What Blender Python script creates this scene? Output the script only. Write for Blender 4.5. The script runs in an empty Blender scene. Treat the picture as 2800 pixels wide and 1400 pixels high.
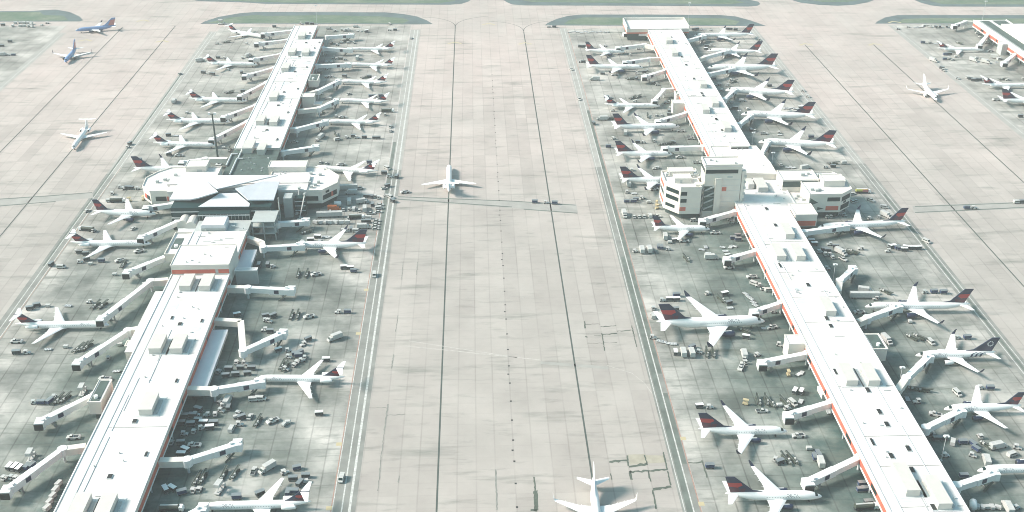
import bpy, bmesh, math, random
from mathutils import Vector, Matrix
rnd = random.Random(7)
scene = bpy.context.scene
COL = scene.collection
R = math.radians

# ------------------------------------------------------------------ survey: where the camera stands, photo point -> ground point
F, CAMH = 3050.0, 294.0
PITCH = math.atan(1592 / F); YAW = math.atan(118 / math.hypot(1592, F))
_cy, _sy, _cp, _sp = math.cos(YAW), math.sin(YAW), math.cos(PITCH), math.sin(PITCH)
RT = Vector((_cy, -_sy, 0)); FW = Vector((_sy * _cp, _cy * _cp, -_sp)); UP = Vector((_sy * _sp, _cy * _sp, _cp))
def at(px, py, z=0.0):
    d = FW + RT * ((px - 1400) / F) - UP * ((py - 700) / F)
    t = (z - CAMH) / d.z
    return Vector((d.x * t, d.y * t, z))
def pj(v):
    w = Vector((v[0], v[1], v[2] - CAMH)); f = w.dot(FW)
    return 1400 + F * w.dot(RT) / f, 700 - F * w.dot(UP) / f
K = 2576 / 700; K3 = 2576 / 300; K4 = 2576 / 400
def cr(X0, Y0, k, x, y): return (X0 + x / k, Y0 + y / k)

# ------------------------------------------------------------------ materials
def mat(name, col, rough=0.6, metal=0.0, noise=0.0, nscale=0.4, spec=0.5):
    m = bpy.data.materials.new(name); m.use_nodes = True
    nt = m.node_tree; b = nt.nodes['Principled BSDF']
    b.inputs['Roughness'].default_value = rough; b.inputs['Metallic'].default_value = metal
    b.inputs['Specular IOR Level'].default_value = spec
    if noise > 0:
        tc = nt.nodes.new('ShaderNodeTexCoord'); n = nt.nodes.new('ShaderNodeTexNoise')
        n.inputs['Scale'].default_value = nscale; n.inputs['Detail'].default_value = 5
        rp = nt.nodes.new('ShaderNodeValToRGB')
        rp.color_ramp.elements[0].position = 0.3; rp.color_ramp.elements[1].position = 0.65
        rp.color_ramp.elements[0].color = [c * (1 - noise) for c in col] + [1]
        rp.color_ramp.elements[1].color = list(col) + [1]
        nt.links.new(tc.outputs['Object'], n.inputs['Vector']); nt.links.new(n.outputs['Fac'], rp.inputs['Fac'])
        nt.links.new(rp.outputs['Color'], b.inputs['Base Color'])
    else:
        b.inputs['Base Color'].default_value = list(col) + [1]
    return m
M = dict(
    vwhite=mat('vehicle_white', (.52, .52, .50), .45, noise=.18, nscale=.8),
    white=mat('white_paint', (.84, .835, .825), .35, noise=.05, nscale=.3),
    roof=mat('white_roof_membrane', (.79, .755, .73), .8, noise=.3, nscale=.09),
    cream=mat('cream_wall', (.70, .66, .60), .8, noise=.08, nscale=.2),
    grey=mat('grey_panel', (.42, .45, .44), .6, noise=.1, nscale=.4),
    lgrey=mat('light_grey_metal', (.60, .62, .62), .5, noise=.1, nscale=.6),
    bridge=mat('jet_bridge_paint', (.78, .78, .77), .45, noise=.06, nscale=.25),
    red=mat('red_wall_panel', (.56, .13, .085), .7, noise=.15, nscale=.2),
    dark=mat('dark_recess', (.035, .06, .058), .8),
    deck=mat('dark_roof_felt', (.07, .11, .10), .9, noise=.35, nscale=.25),
    glass=mat('dark_window_glass', (.010, .030, .030), .3, spec=.2),
    hole=mat('black_opening', (.012, .016, .016), .7),
    rubber=mat('tyre_rubber', (.02, .02, .022), .85),
    navy=mat('navy_paint', (.018, .028, .065), .35),
    fred=mat('tail_red', (.40, .03, .03), .35),
    fdred=mat('tail_dark_red', (.075, .013, .03), .35),
    sblue=mat('airliner_blue', (.19, .29, .50), .35),
    sred=mat('airliner_orange_red', (.46, .17, .16), .35),
    cartd=mat('dark_cart_curtain', (.03, .042, .048), .7, noise=.3, nscale=.8),
    cartn=mat('navy_cart_curtain', (.025, .05, .12), .7, noise=.2, nscale=.8),
    olive=mat('dark_olive_belt', (.05, .065, .05), .7),
    steel=mat('steel', (.30, .32, .32), .4, .5),
    yellow=mat('yellow_paint', (.46, .39, .24), .6),
    green=mat('green_tank', (.35, .36, .08), .5),
    orange=mat('orange_paint', (.55, .14, .04), .6),
    blue=mat('blue_tarp', (.03, .10, .30), .6),
    tent=mat('folded_roof_metal', (.66, .67, .70), .5, noise=.1, nscale=.12),
    teal=mat('glass_hall', (.014, .042, .044), .5, spec=.2),
    hvac=mat('rooftop_unit_paint', (.58, .56, .52), .6, noise=.06, nscale=.3),
    seam=mat('roof_seam', (.30, .31, .30), .9),
)

def nn(nt, t, **kw):
    n = nt.nodes.new(t)
    for k, v in kw.items(): setattr(n, k, v)
    return n
def math_n(nt, op, a, b=None, c=None, clamp=False):
    n = nn(nt, 'ShaderNodeMath', operation=op, use_clamp=clamp)
    for i, v in enumerate((a, b, c)):
        if v is None: continue
        if isinstance(v, (int, float)): n.inputs[i].default_value = v
        else: nt.links.new(v, n.inputs[i])
    return n.outputs[0]
def mixc(nt, fac, a, b, bt='MIX'):
    n = nn(nt, 'ShaderNodeMix', data_type='RGBA', blend_type=bt)
    if isinstance(fac, (int, float)): n.inputs[0].default_value = fac
    else: nt.links.new(fac, n.inputs[0])
    for i, v in ((6, a), (7, b)):
        if isinstance(v, tuple): n.inputs[i].default_value = v + (1,)
        else: nt.links.new(v, n.inputs[i])
    return n.outputs[2]
def noise(nt, vec, scale, detail=4, rough=.55, sx=1, sy=1, off=0):
    mp = nn(nt, 'ShaderNodeMapping'); mp.inputs['Scale'].default_value = (sx, sy, 1); mp.inputs['Location'].default_value = (off, off * 1.7, off)
    nt.links.new(vec, mp.inputs['Vector'])
    n = nn(nt, 'ShaderNodeTexNoise'); n.inputs['Scale'].default_value = scale; n.inputs['Detail'].default_value = detail
    n.inputs['Roughness'].default_value = rough
    nt.links.new(mp.outputs['Vector'], n.inputs['Vector']); return n.outputs['Fac']
def ramp(nt, fac, p0, p1, a=0.0, b=1.0):
    n = nn(nt, 'ShaderNodeMapRange'); n.clamp = True
    for i, v in enumerate((p0, p1, a, b)): n.inputs[i + 1].default_value = v
    nt.links.new(fac, n.inputs[0]); return n.outputs[0]

SLAB = 7.956
def concrete(name, ca, cb, streak, joint, slabvar, dirt, far_haze_range, gates=None):
    """jointed concrete slabs: every slab its own tone, tarred joints, replaced strips, rubber and oily streaks"""
    m = bpy.data.materials.new(name); m.use_nodes = True; nt = m.node_tree; b = nt.nodes['Principled BSDF']
    b.inputs['Roughness'].default_value = .85; b.inputs['Specular IOR Level'].default_value = .25
    P = nn(nt, 'ShaderNodeTexCoord').outputs['Object']
    sp = nn(nt, 'ShaderNodeSeparateXYZ'); nt.links.new(P, sp.inputs[0])
    u = math_n(nt, 'MULTIPLY_ADD', sp.outputs[0], 1 / SLAB, 18.05 / SLAB + 200)
    v = math_n(nt, 'MULTIPLY_ADD', sp.outputs[1], 1 / SLAB, .35)
    fu, fv = math_n(nt, 'FLOOR', u), math_n(nt, 'FLOOR', v)
    du = math_n(nt, 'ABSOLUTE', math_n(nt, 'SUBTRACT', math_n(nt, 'FRACT', math_n(nt, 'ADD', u, .5)), .5))
    dv = math_n(nt, 'ABSOLUTE', math_n(nt, 'SUBTRACT', math_n(nt, 'FRACT', math_n(nt, 'ADD', v, .5)), .5))
    def wn(x, y, off):
        c = nn(nt, 'ShaderNodeCombineXYZ'); nt.links.new(math_n(nt, 'ADD', x, off), c.inputs[0])
        if not isinstance(y, (int, float)): nt.links.new(y, c.inputs[1])
        w = nn(nt, 'ShaderNodeTexWhiteNoise', noise_dimensions='2D'); nt.links.new(c.outputs[0], w.inputs['Vector']); return w.outputs['Value']
    slab = wn(fu, fv, 0.31)                                   # tone of each slab
    strip = wn(fu, math_n(nt, 'FLOOR', math_n(nt, 'MULTIPLY', v, 1 / 9)), 7.3)   # strips of slabs poured together
    big = noise(nt, P, .006, 4, .6)
    mid = noise(nt, P, .035, 5, .62, off=31)
    fine = noise(nt, P, .35, 4, .7, off=5)
    hue = math_n(nt, 'ADD', math_n(nt, 'MULTIPLY', ramp(nt, big, .38, .62), .55), math_n(nt, 'MULTIPLY', strip, .45))
    far_haze = ramp(nt, math_n(nt, 'ADD', sp.outputs[1], math_n(nt, 'MULTIPLY', strip, 120)), far_haze_range[0], far_haze_range[1], .25, 1.0)   # paler and pinker with distance: warm far haze put into the colour
    hue = math_n(nt, 'SUBTRACT', 1.0, math_n(nt, 'MULTIPLY', math_n(nt, 'SUBTRACT', 1.0, math_n(nt, 'MULTIPLY', hue, .7)), math_n(nt, 'ADD', far_haze, .0)))
    col = mixc(nt, hue, ca, cb)
    if gates:   # oil and tyre wear gathers round the stands along each pier; the outer slabs stay clean
        wear = None
        for gx in gates:
            dd = math_n(nt, 'ABSOLUTE', math_n(nt, 'SUBTRACT', sp.outputs[0], gx))
            dd = math_n(nt, 'ADD', dd, math_n(nt, 'MULTIPLY_ADD', mid, 150, -75)); dd = math_n(nt, 'ADD', dd, math_n(nt, 'MULTIPLY_ADD', big, 60, -30))
            g_ = ramp(nt, dd, 30, 105, 1, .05); wear = g_ if wear is None else math_n(nt, 'MAXIMUM', wear, g_)
        far_fade = ramp(nt, sp.outputs[1], 560, 930, 1.0, .42)      # both masks weaken towards the far end
        wear = math_n(nt, 'MULTIPLY', wear, far_fade)
        col = mixc(nt, wear, (.385, .365, .34), col)
        oil_shade = None  # oil patches, plus the shade beside the piers painted in as dark teal
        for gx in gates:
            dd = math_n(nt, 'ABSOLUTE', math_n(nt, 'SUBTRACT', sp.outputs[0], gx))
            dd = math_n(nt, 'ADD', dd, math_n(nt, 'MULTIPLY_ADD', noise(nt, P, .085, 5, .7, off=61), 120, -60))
            g_ = ramp(nt, dd, 6, 44, .9, 0); oil_shade = g_ if oil_shade is None else math_n(nt, 'MAXIMUM', oil_shade, g_)
        col = mixc(nt, math_n(nt, 'MULTIPLY', oil_shade, far_fade), col, (.045, .085, .08))
    k = math_n(nt, 'ADD', math_n(nt, 'MULTIPLY_ADD', slab, slabvar, 1 - slabvar * .5), math_n(nt, 'MULTIPLY_ADD', ramp(nt, mid, .3, .7), dirt, -dirt * .5))
    k = math_n(nt, 'ADD', k, math_n(nt, 'MULTIPLY_ADD', fine, .10, -.05))
    k = math_n(nt, 'ADD', k, math_n(nt, 'MULTIPLY_ADD', strip, .14, -.07))
    # joints, stronger where sealed with tar
    js = ramp(nt, noise(nt, P, .03, 3, .6, off=77), .35, .7, .25, 1.0)
    j = math_n(nt, 'MAXIMUM', ramp(nt, du, .018, .058, 1, 0), math_n(nt, 'MULTIPLY', ramp(nt, dv, .016, .05, 1, 0), .4 if gates is None else .6))
    k = math_n(nt, 'SUBTRACT', k, math_n(nt, 'MULTIPLY', math_n(nt, 'MULTIPLY', j, js), joint))
    cc = nn(nt, 'ShaderNodeCombineXYZ')
    for i in range(3): nt.links.new(k, cc.inputs[i])
    col = mixc(nt, 1.0, col, cc.outputs[0], 'MULTIPLY')
    # oil and rubber streaks lying across the lane (where jets cross and park)
    s1 = ramp(nt, noise(nt, P, 1.0, 5, .65, .018, .11, 13), .55, .74)
    s2 = ramp(nt, noise(nt, P, 1.0, 4, .6, .05, .22, 43), .58, .74)
    st = math_n(nt, 'MULTIPLY', math_n(nt, 'ADD', s1, math_n(nt, 'MULTIPLY', s2, .7)), streak, clamp=True)
    col = mixc(nt, st, col, (.115, .135, .115))
    nt.links.new(col, b.inputs['Base Color'])
    bp = nn(nt, 'ShaderNodeBump'); bp.inputs['Strength'].default_value = .12; bp.inputs['Distance'].default_value = .05
    nt.links.new(fine, bp.inputs['Height']); nt.links.new(bp.outputs[0], b.inputs['Normal'])
    return m
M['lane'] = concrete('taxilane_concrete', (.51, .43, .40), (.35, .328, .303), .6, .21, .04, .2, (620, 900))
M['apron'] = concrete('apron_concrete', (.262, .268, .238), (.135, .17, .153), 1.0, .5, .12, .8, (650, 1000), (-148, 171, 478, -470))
M['asph'] = mat('dark_asphalt', (.105, .148, .152), .9, noise=.3, nscale=.08)
M['road'] = mat('service_road_asphalt', (.25, .255, .235), .9, noise=.3, nscale=.12)
M['cross'] = mat('crossing_road_concrete', (.345, .335, .312), .9, noise=.2, nscale=.12)
M['roadd'] = mat('service_road_fresh_asphalt', (.15, .175, .155), .9, noise=.35, nscale=.15)
M['line'] = mat('worn_line_paint', (.60, .60, .57), .8, noise=.4, nscale=.9)
M['tar'] = mat('tar_line', (.075, .095, .085), .9, noise=.3, nscale=.3)
M['stain'] = mat('oil_stain', (.10, .125, .10), .9, noise=.4, nscale=.5)
M['faint'] = mat('faint_seam', (.25, .255, .23), .9, noise=.3, nscale=.3)
M['tanp'] = mat('tan_slab', (.37, .34, .275), .9, noise=.2, nscale=.3)
M['redl'] = mat('red_line_paint', (.42, .25, .20), .8, noise=.4, nscale=.6)
gm = bpy.data.materials.new('grass'); gm.use_nodes = True; nt = gm.node_tree
P = nn(nt, 'ShaderNodeTexCoord').outputs['Object']
c1 = mixc(nt, ramp(nt, noise(nt, P, .03, 5, .65, 1, 2), .35, .65), (.075, .135, .09), (.19, .215, .16))
c1 = mixc(nt, ramp(nt, noise(nt, P, .25, 4, .7, off=9), .35, .7, 0, .5), c1, (.045, .10, .06))
nt.links.new(c1, nt.nodes['Principled BSDF'].inputs['Base Color']); nt.nodes['Principled BSDF'].inputs['Roughness'].default_value = 1
M['grass'] = gm

# ------------------------------------------------------------------ mesh helper
class MB:
    def __init__(s): s.v = []; s.f = []
    def add(s, vs, fs):
        o = len(s.v); s.v += [tuple(v) for v in vs]; s.f += [tuple(i + o for i in f) for f in fs]; return s
    def box(s, c, d, rz=0.0, taper=1.0):
        x, y, z = d[0] / 2, d[1] / 2, d[2] / 2; ca, sa = math.cos(rz), math.sin(rz); vs = []
        for k, t in ((-z, 1), (z, taper)):
            for i, j in ((-x, -y), (x, -y), (x, y), (-x, y)):
                i *= t; j *= t
                vs.append((c[0] + i * ca - j * sa, c[1] + i * sa + j * ca, c[2] + k))
        return s.add(vs, [(3, 2, 1, 0), (4, 5, 6, 7), (0, 1, 5, 4), (1, 2, 6, 5), (2, 3, 7, 6), (3, 0, 4, 7)])
    def prism(s, poly, z0, z1, cap=True):
        n = len(poly)
        vs = [(p[0], p[1], z0) for p in poly] + [(p[0], p[1], z1) for p in poly]
        return s.add(vs, [tuple(range(n - 1, -1, -1)), tuple(range(n, 2 * n))] + [(i, (i + 1) % n, n + (i + 1) % n, n + i) for i in range(n)])
    def loft(s, rings, cap=True):
        n = len(rings[0]); o = []
        for r in rings: o += r
        fs = [(k * n + i, k * n + (i + 1) % n, (k + 1) * n + (i + 1) % n, (k + 1) * n + i) for k in range(len(rings) - 1) for i in range(n)]
        if cap: fs += [tuple(range(n - 1, -1, -1)), tuple((len(rings) - 1) * n + i for i in range(n))]
        return s.add(o, fs)
    def cyl(s, a, b, r, n=10, r2=None):
        a, b = Vector(a), Vector(b); d = (b - a).normalized()
        x = d.orthogonal().normalized(); y = d.cross(x); r2 = r if r2 is None else r2
        rg = lambda c, q: [tuple(c + x * (q * math.cos(6.2832 * i / n)) + y * (q * math.sin(6.2832 * i / n))) for i in range(n)]
        return s.loft([rg(a, r), rg(b, r2)])
    def beam(s, a, b, w, h0, h1):
        """box along a-b; a, b are the top centre line, h0/h1 its depth at each end"""
        a, b = Vector(a), Vector(b); d = b - a; q = Vector((-d.y, d.x, 0)).normalized() * (w / 2)
        ra = [a - q - Vector((0, 0, h0)), a + q - Vector((0, 0, h0)), a + q, a - q]
        rb = [b - q - Vector((0, 0, h1)), b + q - Vector((0, 0, h1)), b + q, b - q]
        return s.loft([[tuple(p) for p in ra], [tuple(p) for p in rb]])
    def sheet(s, poly, z):
        n = len(poly); return s.add([(p[0], p[1], z) for p in poly], [tuple(range(n))])
    def mesh(s, name, m, smooth=False, recalc=True):
        me = bpy.data.meshes.new(name); me.from_pydata(s.v, [], s.f)
        if recalc:
            bm = bmesh.new(); bm.from_mesh(me); bmesh.ops.recalc_face_normals(bm, faces=bm.faces); bm.to_mesh(me); bm.free()
        me.materials.append(M[m] if isinstance(m, str) else m)
        if smooth: me.polygons.foreach_set('use_smooth', [True] * len(me.polygons))
        return me
    def obj(s, name, m, parent=None, smooth=False, recalc=True):
        o = bpy.data.objects.new(name, s.mesh(name, m, smooth, recalc)); COL.objects.link(o)
        if parent is not None: o.parent = parent
        return o
def up_sheet(poly):
    a = sum(poly[i][0] * poly[(i + 1) % len(poly)][1] - poly[(i + 1) % len(poly)][0] * poly[i][1] for i in range(len(poly)))
    return poly if a > 0 else poly[::-1]
def tag(o, label, cat, group=None):
    o['label'] = label; o['category'] = cat
    if group: o['group'] = group
    return o
def thing(name, loc=(0, 0, 0), rz=0.0):
    o = bpy.data.objects.new(name, None); COL.objects.link(o); o.location = loc; o.rotation_euler = (0, 0, rz); o.empty_display_size = .5
    return o
def struct(o): o['kind'] = 'structure'; return o
def copy_tree(o, parent=None):
    c = o.copy(); COL.objects.link(c)
    if parent is not None: c.parent = parent
    for ch in o.children: copy_tree(ch, c)
    return c
ORD = ['first', 'second', 'third', 'fourth', 'fifth', 'sixth', 'seventh', 'eighth', 'ninth', 'tenth', 'eleventh', 'twelfth', 'thirteenth', 'fourteenth',
       'fifteenth', 'sixteenth', 'seventeenth', 'eighteenth', 'nineteenth', 'twentieth']

# ------------------------------------------------------------------ ground, roads, grass
def ground_sheet(name, polys, z, m, kind='structure'):
    b = MB()
    for p in polys: b.sheet(up_sheet([(q[0], q[1]) for q in p]), z)
    o = b.obj(name, m, recalc=False); o['kind'] = kind; return o
def rect(x0, y0, x1, y1): return [(x0, y0), (x1, y0), (x1, y1), (x0, y1)]
def strip(pts, w):
    L, Rr = [], []
    for i, p in enumerate(pts):
        a, b = Vector(pts[max(i - 1, 0)][:2]), Vector(pts[min(i + 1, len(pts) - 1)][:2]); d = (b - a).normalized(); q = Vector((-d.y, d.x)) * (w / 2)
        L.append((p[0] + q.x, p[1] + q.y)); Rr.append((p[0] - q.x, p[1] - q.y))
    return L + Rr[::-1]
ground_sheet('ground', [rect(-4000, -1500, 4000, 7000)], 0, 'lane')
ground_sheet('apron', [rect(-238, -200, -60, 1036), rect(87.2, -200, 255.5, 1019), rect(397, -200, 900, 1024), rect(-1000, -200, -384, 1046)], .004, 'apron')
ROADS = [(-59.6, -50.2), (79.3, 86.6), (-245.5, -238), (255.5, 263), (390, 397), (-384, -377)]
ground_sheet('road', [rect(a, -200, b, 690) for a, b in ROADS], .008, 'road')
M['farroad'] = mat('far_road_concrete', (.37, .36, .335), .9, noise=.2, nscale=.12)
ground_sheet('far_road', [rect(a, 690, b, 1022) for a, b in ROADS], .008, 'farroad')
ground_sheet('fresh_asphalt', [rect(81.0, 300, 83.4, 560), rect(84.2, 440, 86.2, 800), rect(84.2, 372, 86.2, 424), rect(-58.8, 560, -56.6, 740), rect(-244, 560, -242.6, 900), rect(258.5, 300, 260, 640)], .012, 'roadd')
lines = []
for x, w in ((-59.4, .3), (-55.7, .55), (-52.6, 1.0), (80.3, .35), (83.8, .5), (-242.6, .45), (-239.4, .45), (257.6, .45), (260.9, .4), (394.2, .45), (-380, .4)):
    lines.append(rect(x - w / 2, -200, x + w / 2, 1020))
ground_sheet('road_line', lines, .016, 'line')
ground_sheet('red_line', [rect(86.5, -200, 86.9, 1015), rect(-60.1, 300, -59.75, 640), rect(-239, 300, -238.7, 700)], .016, 'redl')
# roads crossing the taxilanes
def pxs(l): return [at(x, y) for x, y in l]
ground_sheet('crossing_road', [pxs([(1080, 536), (1400, 549), (1576, 559), (1580, 584), (1400, 569), (1078, 546)]), pxs([(0, 543), (252, 526), (256, 541), (0, 565)]),
                               pxs([(2495, 563), (2800, 551), (2960, 545), (2960, 562), (2800, 570), (2500, 583)]),
                               pxs([(1478, 988), (1664, 1002), (1664, 1010), (1478, 995)])], .020, 'cross')
ground_sheet('crossing_road_edge', [strip(pxs(l), 1.25) for l in ([(1088, 538), (1400, 550), (1574, 561)], [(1432, 572), (1579, 583)], [(0, 544.5), (130, 536), (252, 526.6)], [(0, 563), (152, 551)],
                                    [(2502, 565), (2800, 554)], [(2502, 581), (2640, 575), (2800, 567)], [(1080, 544), (1400, 566)])], .024, 'roadd')
ground_sheet('taxilane_line', [rect(x - .38, -200, x + .38, y1) for x, y1 in ((-18.05, 1030), (45.6, 1012), (295, 962), (356.4, 960), (-281.5, 1042), (-330, 1040))], .020, 'tar')
arcs = []
for cx, cy in ((-18.05, 1030), (45.6, 1013)):
    for sgn in (-1, 1): arcs.append(strip([(cx + sgn * 34 * (1 - math.cos(t * .1)), cy + 34 * math.sin(t * .1)) for t in range(16)], .6))
lines2 = [strip([(61, 448), (72, 441), (77, 432), (79, 424)], .35)]
M['fline'] = mat('faded_line_paint', (.50, .47, .44), .9, noise=.3, nscale=.5)
lines2 += [strip([(x0, y0), (x1, y1)], .6) for x0, x1, y0, y1 in ((-35, 18, 473.5, 456.5), (-37, 29, 469, 454))]
ground_sheet('lead_line', lines2, .024, 'fline')
ground_sheet('turn_line', arcs, .024, 'tar')
hold = [cr(0, 0, K, 1640, 415), cr(700, 0, K, 2340, 240), cr(700, 0, K, 2000, 430), cr(1400, 0, K, 130, 435), cr(2100, 0, K, 375, 445), cr(2100, 0, K, 1070, 445), cr(0, 0, K, 1445, 207), cr(2100, 0, K, 1265, 220), cr(0, 0, K, 865, 405)]
ground_sheet('yellow_marking', [strip([(p.x - 6, p.y - 3), (p.x, p.y + 2), (p.x + 6, p.y - 3)], 2.2) for p in pxs(hold)] +
             [rect(p.x - 1.2, p.y - 1.2, p.x + 1.2, p.y + 1.2) for p in pxs([cr(700, 1050, K, 835, 605), cr(700, 1050, K, 735, 1250), cr(1400, 1050, K, 1722, 548), cr(1400, 1050, K, 1905, 1205), cr(700, 700, K, 1030, 780), cr(700, 700, K, 1110, 340)])], .028, 'yellow')
# stained joints and worn slabs
def joint(px, py, qx, qy, w, jag=.35):
    a, b = at(px, py), at(qx, qy); n = max(3, int((b - a).length / 1.2)); pts = []
    for i in range(n + 1):
        p = a.lerp(b, i / n); pts.append((p.x + rnd.uniform(-jag, jag) * .4, p.y + rnd.uniform(-jag, jag)))
    q = strip(pts, w); return [(x + rnd.uniform(-.12, .12), y + rnd.uniform(-.25, .25) * w) for x, y in q]
c7 = lambda x, y: cr(1400, 700, K, x, y); cO = lambda x, y: cr(1400, 1050, K, x, y); cN = lambda x, y: cr(700, 1050, K, x, y); cJ = lambda x, y: cr(700, 700, K, x, y)
js = [(c7(730, 655), c7(738, 725), .7), (c7(735, 688), c7(885, 685), .55), (c7(893, 712), c7(1050, 703), .7), (c7(1055, 757), c7(1205, 742), .8), (c7(905, 793), c7(1055, 780), .9), (c7(1205, 700), c7(1255, 915), .6),
      (c7(905, 780), c7(935, 955), .6), (c7(755, 880), c7(1060, 872), .35), (c7(825, 800), c7(905, 802), .35), (c7(735, 810), c7(760, 812), 1.4),
      (cO(975, 785), cO(1160, 768), 1.5), (cO(1160, 720), cO(1170, 820), .8), (cO(1172, 828), cO(1360, 806), 1.6), (cO(1185, 884), cO(1560, 862), 1.3), (cO(1185, 880), cO(1205, 960), 1.2), (cO(1330, 710), cO(1360, 800), .6),
      (cO(1520, 680), cO(1560, 860), .8), (cO(1370, 880), cO(1395, 980), .7), (cO(1565, 870), cO(1600, 1025), .7), (cO(1418, 1060), cO(1600, 1030), 1.8), (cO(1415, 1060), cO(1450, 1260), .7), (cO(1770, 795), cO(1915, 785), .9),
      (cO(1915, 770), cO(1965, 950), .7), (cO(235, 1075), cO(245, 1270), 2.0), (cO(185, 1272), cO(255, 1268), 1.5), (cO(222, 940), cO(235, 1080), .8), (cO(990, 900), cO(1005, 960), .5),
      ]
js2 = [(cN(1330, 200), cN(1290, 480), .9), (cN(1140, 243), cN(1320, 240), .8), (cN(1320, 315), cN(1500, 305), .7), (cN(1255, 760), cN(1240, 960), .7), (cN(1440, 920), cN(1432, 1000), .6), (cN(2412, 860), cN(2425, 1270), .9), (cN(1290, 480), cN(1255, 760), .45), (cN(1240, 960), cN(1225, 1080), .5),
      (cJ(1385, 990), cJ(1365, 1130), .8), (cJ(1430, 600), cJ(1405, 760), .5), (cJ(1480, 60), cJ(1465, 240), .5), (cJ(1625, 60), cJ(1615, 190), .6)]
ground_sheet('joint_stain', [joint(a[0], a[1], b[0], b[1], w * .85) for a, b, w in js], .032, 'stain')
ground_sheet('faint_joint', [joint(a[0], a[1], b[0], b[1], w * .7) for a, b, w in js2], .032, 'faint')
ground_sheet('worn_slab', [pxs([cO(1170, 710), cO(1335, 705), cO(1355, 795), cO(1185, 815)]), pxs([cO(1340, 715), cO(1520, 720), cO(1545, 790), cO(1362, 800)])], .010, 'tanp')
# grass ovals inside dark asphalt shoulders
A_ = lambda l: [at(*cr(0, 0, K, x, y)) for x, y in l]; B_ = lambda l: [at(*cr(700, 0, K, x, y)) for x, y in l]
C_ = lambda l: [at(*cr(1400, 0, K, x, y)) for x, y in l]; D_ = lambda l: [at(*cr(2100, 0, K, x, y)) for x, y in l]
ov = [A_([(-1500, 150), (0, 112), (300, 112), (430, 102), (560, 96), (700, 120), (800, 165), (838, 205), (800, 216), (0, 218), (-1500, 235)]),
      A_([(2015, 240), (2060, 215), (2200, 170), (2400, 135), (2576, 120)]) + B_([(300, 120), (1300, 124), (1480, 140), (1620, 165), (1720, 205), (1780, 242), (1600, 246), (600, 240), (0, 238)]),
      C_([(330, 255), (360, 230), (450, 190), (560, 160), (700, 146), (1400, 146), (2100, 152), (2250, 165), (2400, 205), (2560, 262), (2300, 262), (900, 258)]),
      D_([(1078, 238), (1100, 215), (1180, 175), (1300, 152), (2576, 152), (4000, 150), (4000, 240), (2400, 238)]),
      A_([(700, -140), (1000, -4), (2000, 0)]) + B_([(-650, 10), (-100, 25), (100, 40), (1950, 48), (2070, 38), (2140, 15), (2170, -10), (2250, -140)]),
      B_([(2400, -140), (2480, -5), (2530, 25), (2576, 45)]) + C_([(130, 55), (1200, 58), (2380, 66), (2470, 58), (2500, 40), (2480, 18), (2380, -6), (2200, -140)]),
      D_([(0, -140), (220, -5), (330, 28), (520, 50), (700, 58), (860, 50), (1000, 25), (1085, -5), (1250, -140)]),
      D_([(1300, -140), (1460, -5), (1540, 28), (1640, 55), (1740, 66), (2576, 68), (4000, 68), (4000, -140)])]
ground_sheet('asphalt_shoulder', ov, .012, 'asph')
gr = [A_([(-1500, 165), (0, 122), (400, 118), (440, 150), (640, 158), (690, 206), (0, 210), (-1500, 225)]),
      A_([(2080, 232), (2300, 178), (2576, 150)]) + B_([(100, 160), (700, 152), (1250, 165), (1480, 182), (1540, 205), (1480, 236), (600, 232), (0, 230)]),
      C_([(520, 245), (570, 205), (720, 175), (1400, 178), (2150, 185), (2290, 215), (2250, 250), (900, 250)]),
      D_([(1300, 230), (1360, 190), (1640, 182), (2576, 186), (4000, 186), (4000, 236), (2400, 232)]),
      A_([(800, -140), (1300, -10), (2000, -10)]) + B_([(-100, 14), (300, 26), (1850, 30), (2000, 10), (2080, -140)]),
      B_([(2500, -140), (2560, -20)]) + C_([(200, 20), (1200, 30), (2200, 42), (2340, 25), (2200, -10), (2050, -140)]),
      D_([(100, -140), (350, -10), (560, 20), (800, 18), (1000, -10), (1120, -140)]),
      D_([(1450, -140), (1640, 12), (1760, 42), (2576, 44), (4000, 44), (4000, -140)])]
ground_sheet('grass', gr, .018, 'grass', kind='stuff')
y = 347.0; k = 0
dm = MB().box((0, 0, .026), (.85, .95, .012)).mesh('storm_drain', 'hole')
while y < 900:
    for dx, dy in ((0, 0),) + (((-.5, 7.5),) if k % 4 == 2 else ()):
        o = bpy.data.objects.new('storm_drain', dm); COL.objects.link(o); o.location = (13.9 + dx, y + dy, 0)
        tag(o, 'small dark drain grate in the row along the middle of the taxilane', 'drain', 'drain grates along the middle of the taxilane')
    y += 14.6; k += 1

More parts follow.
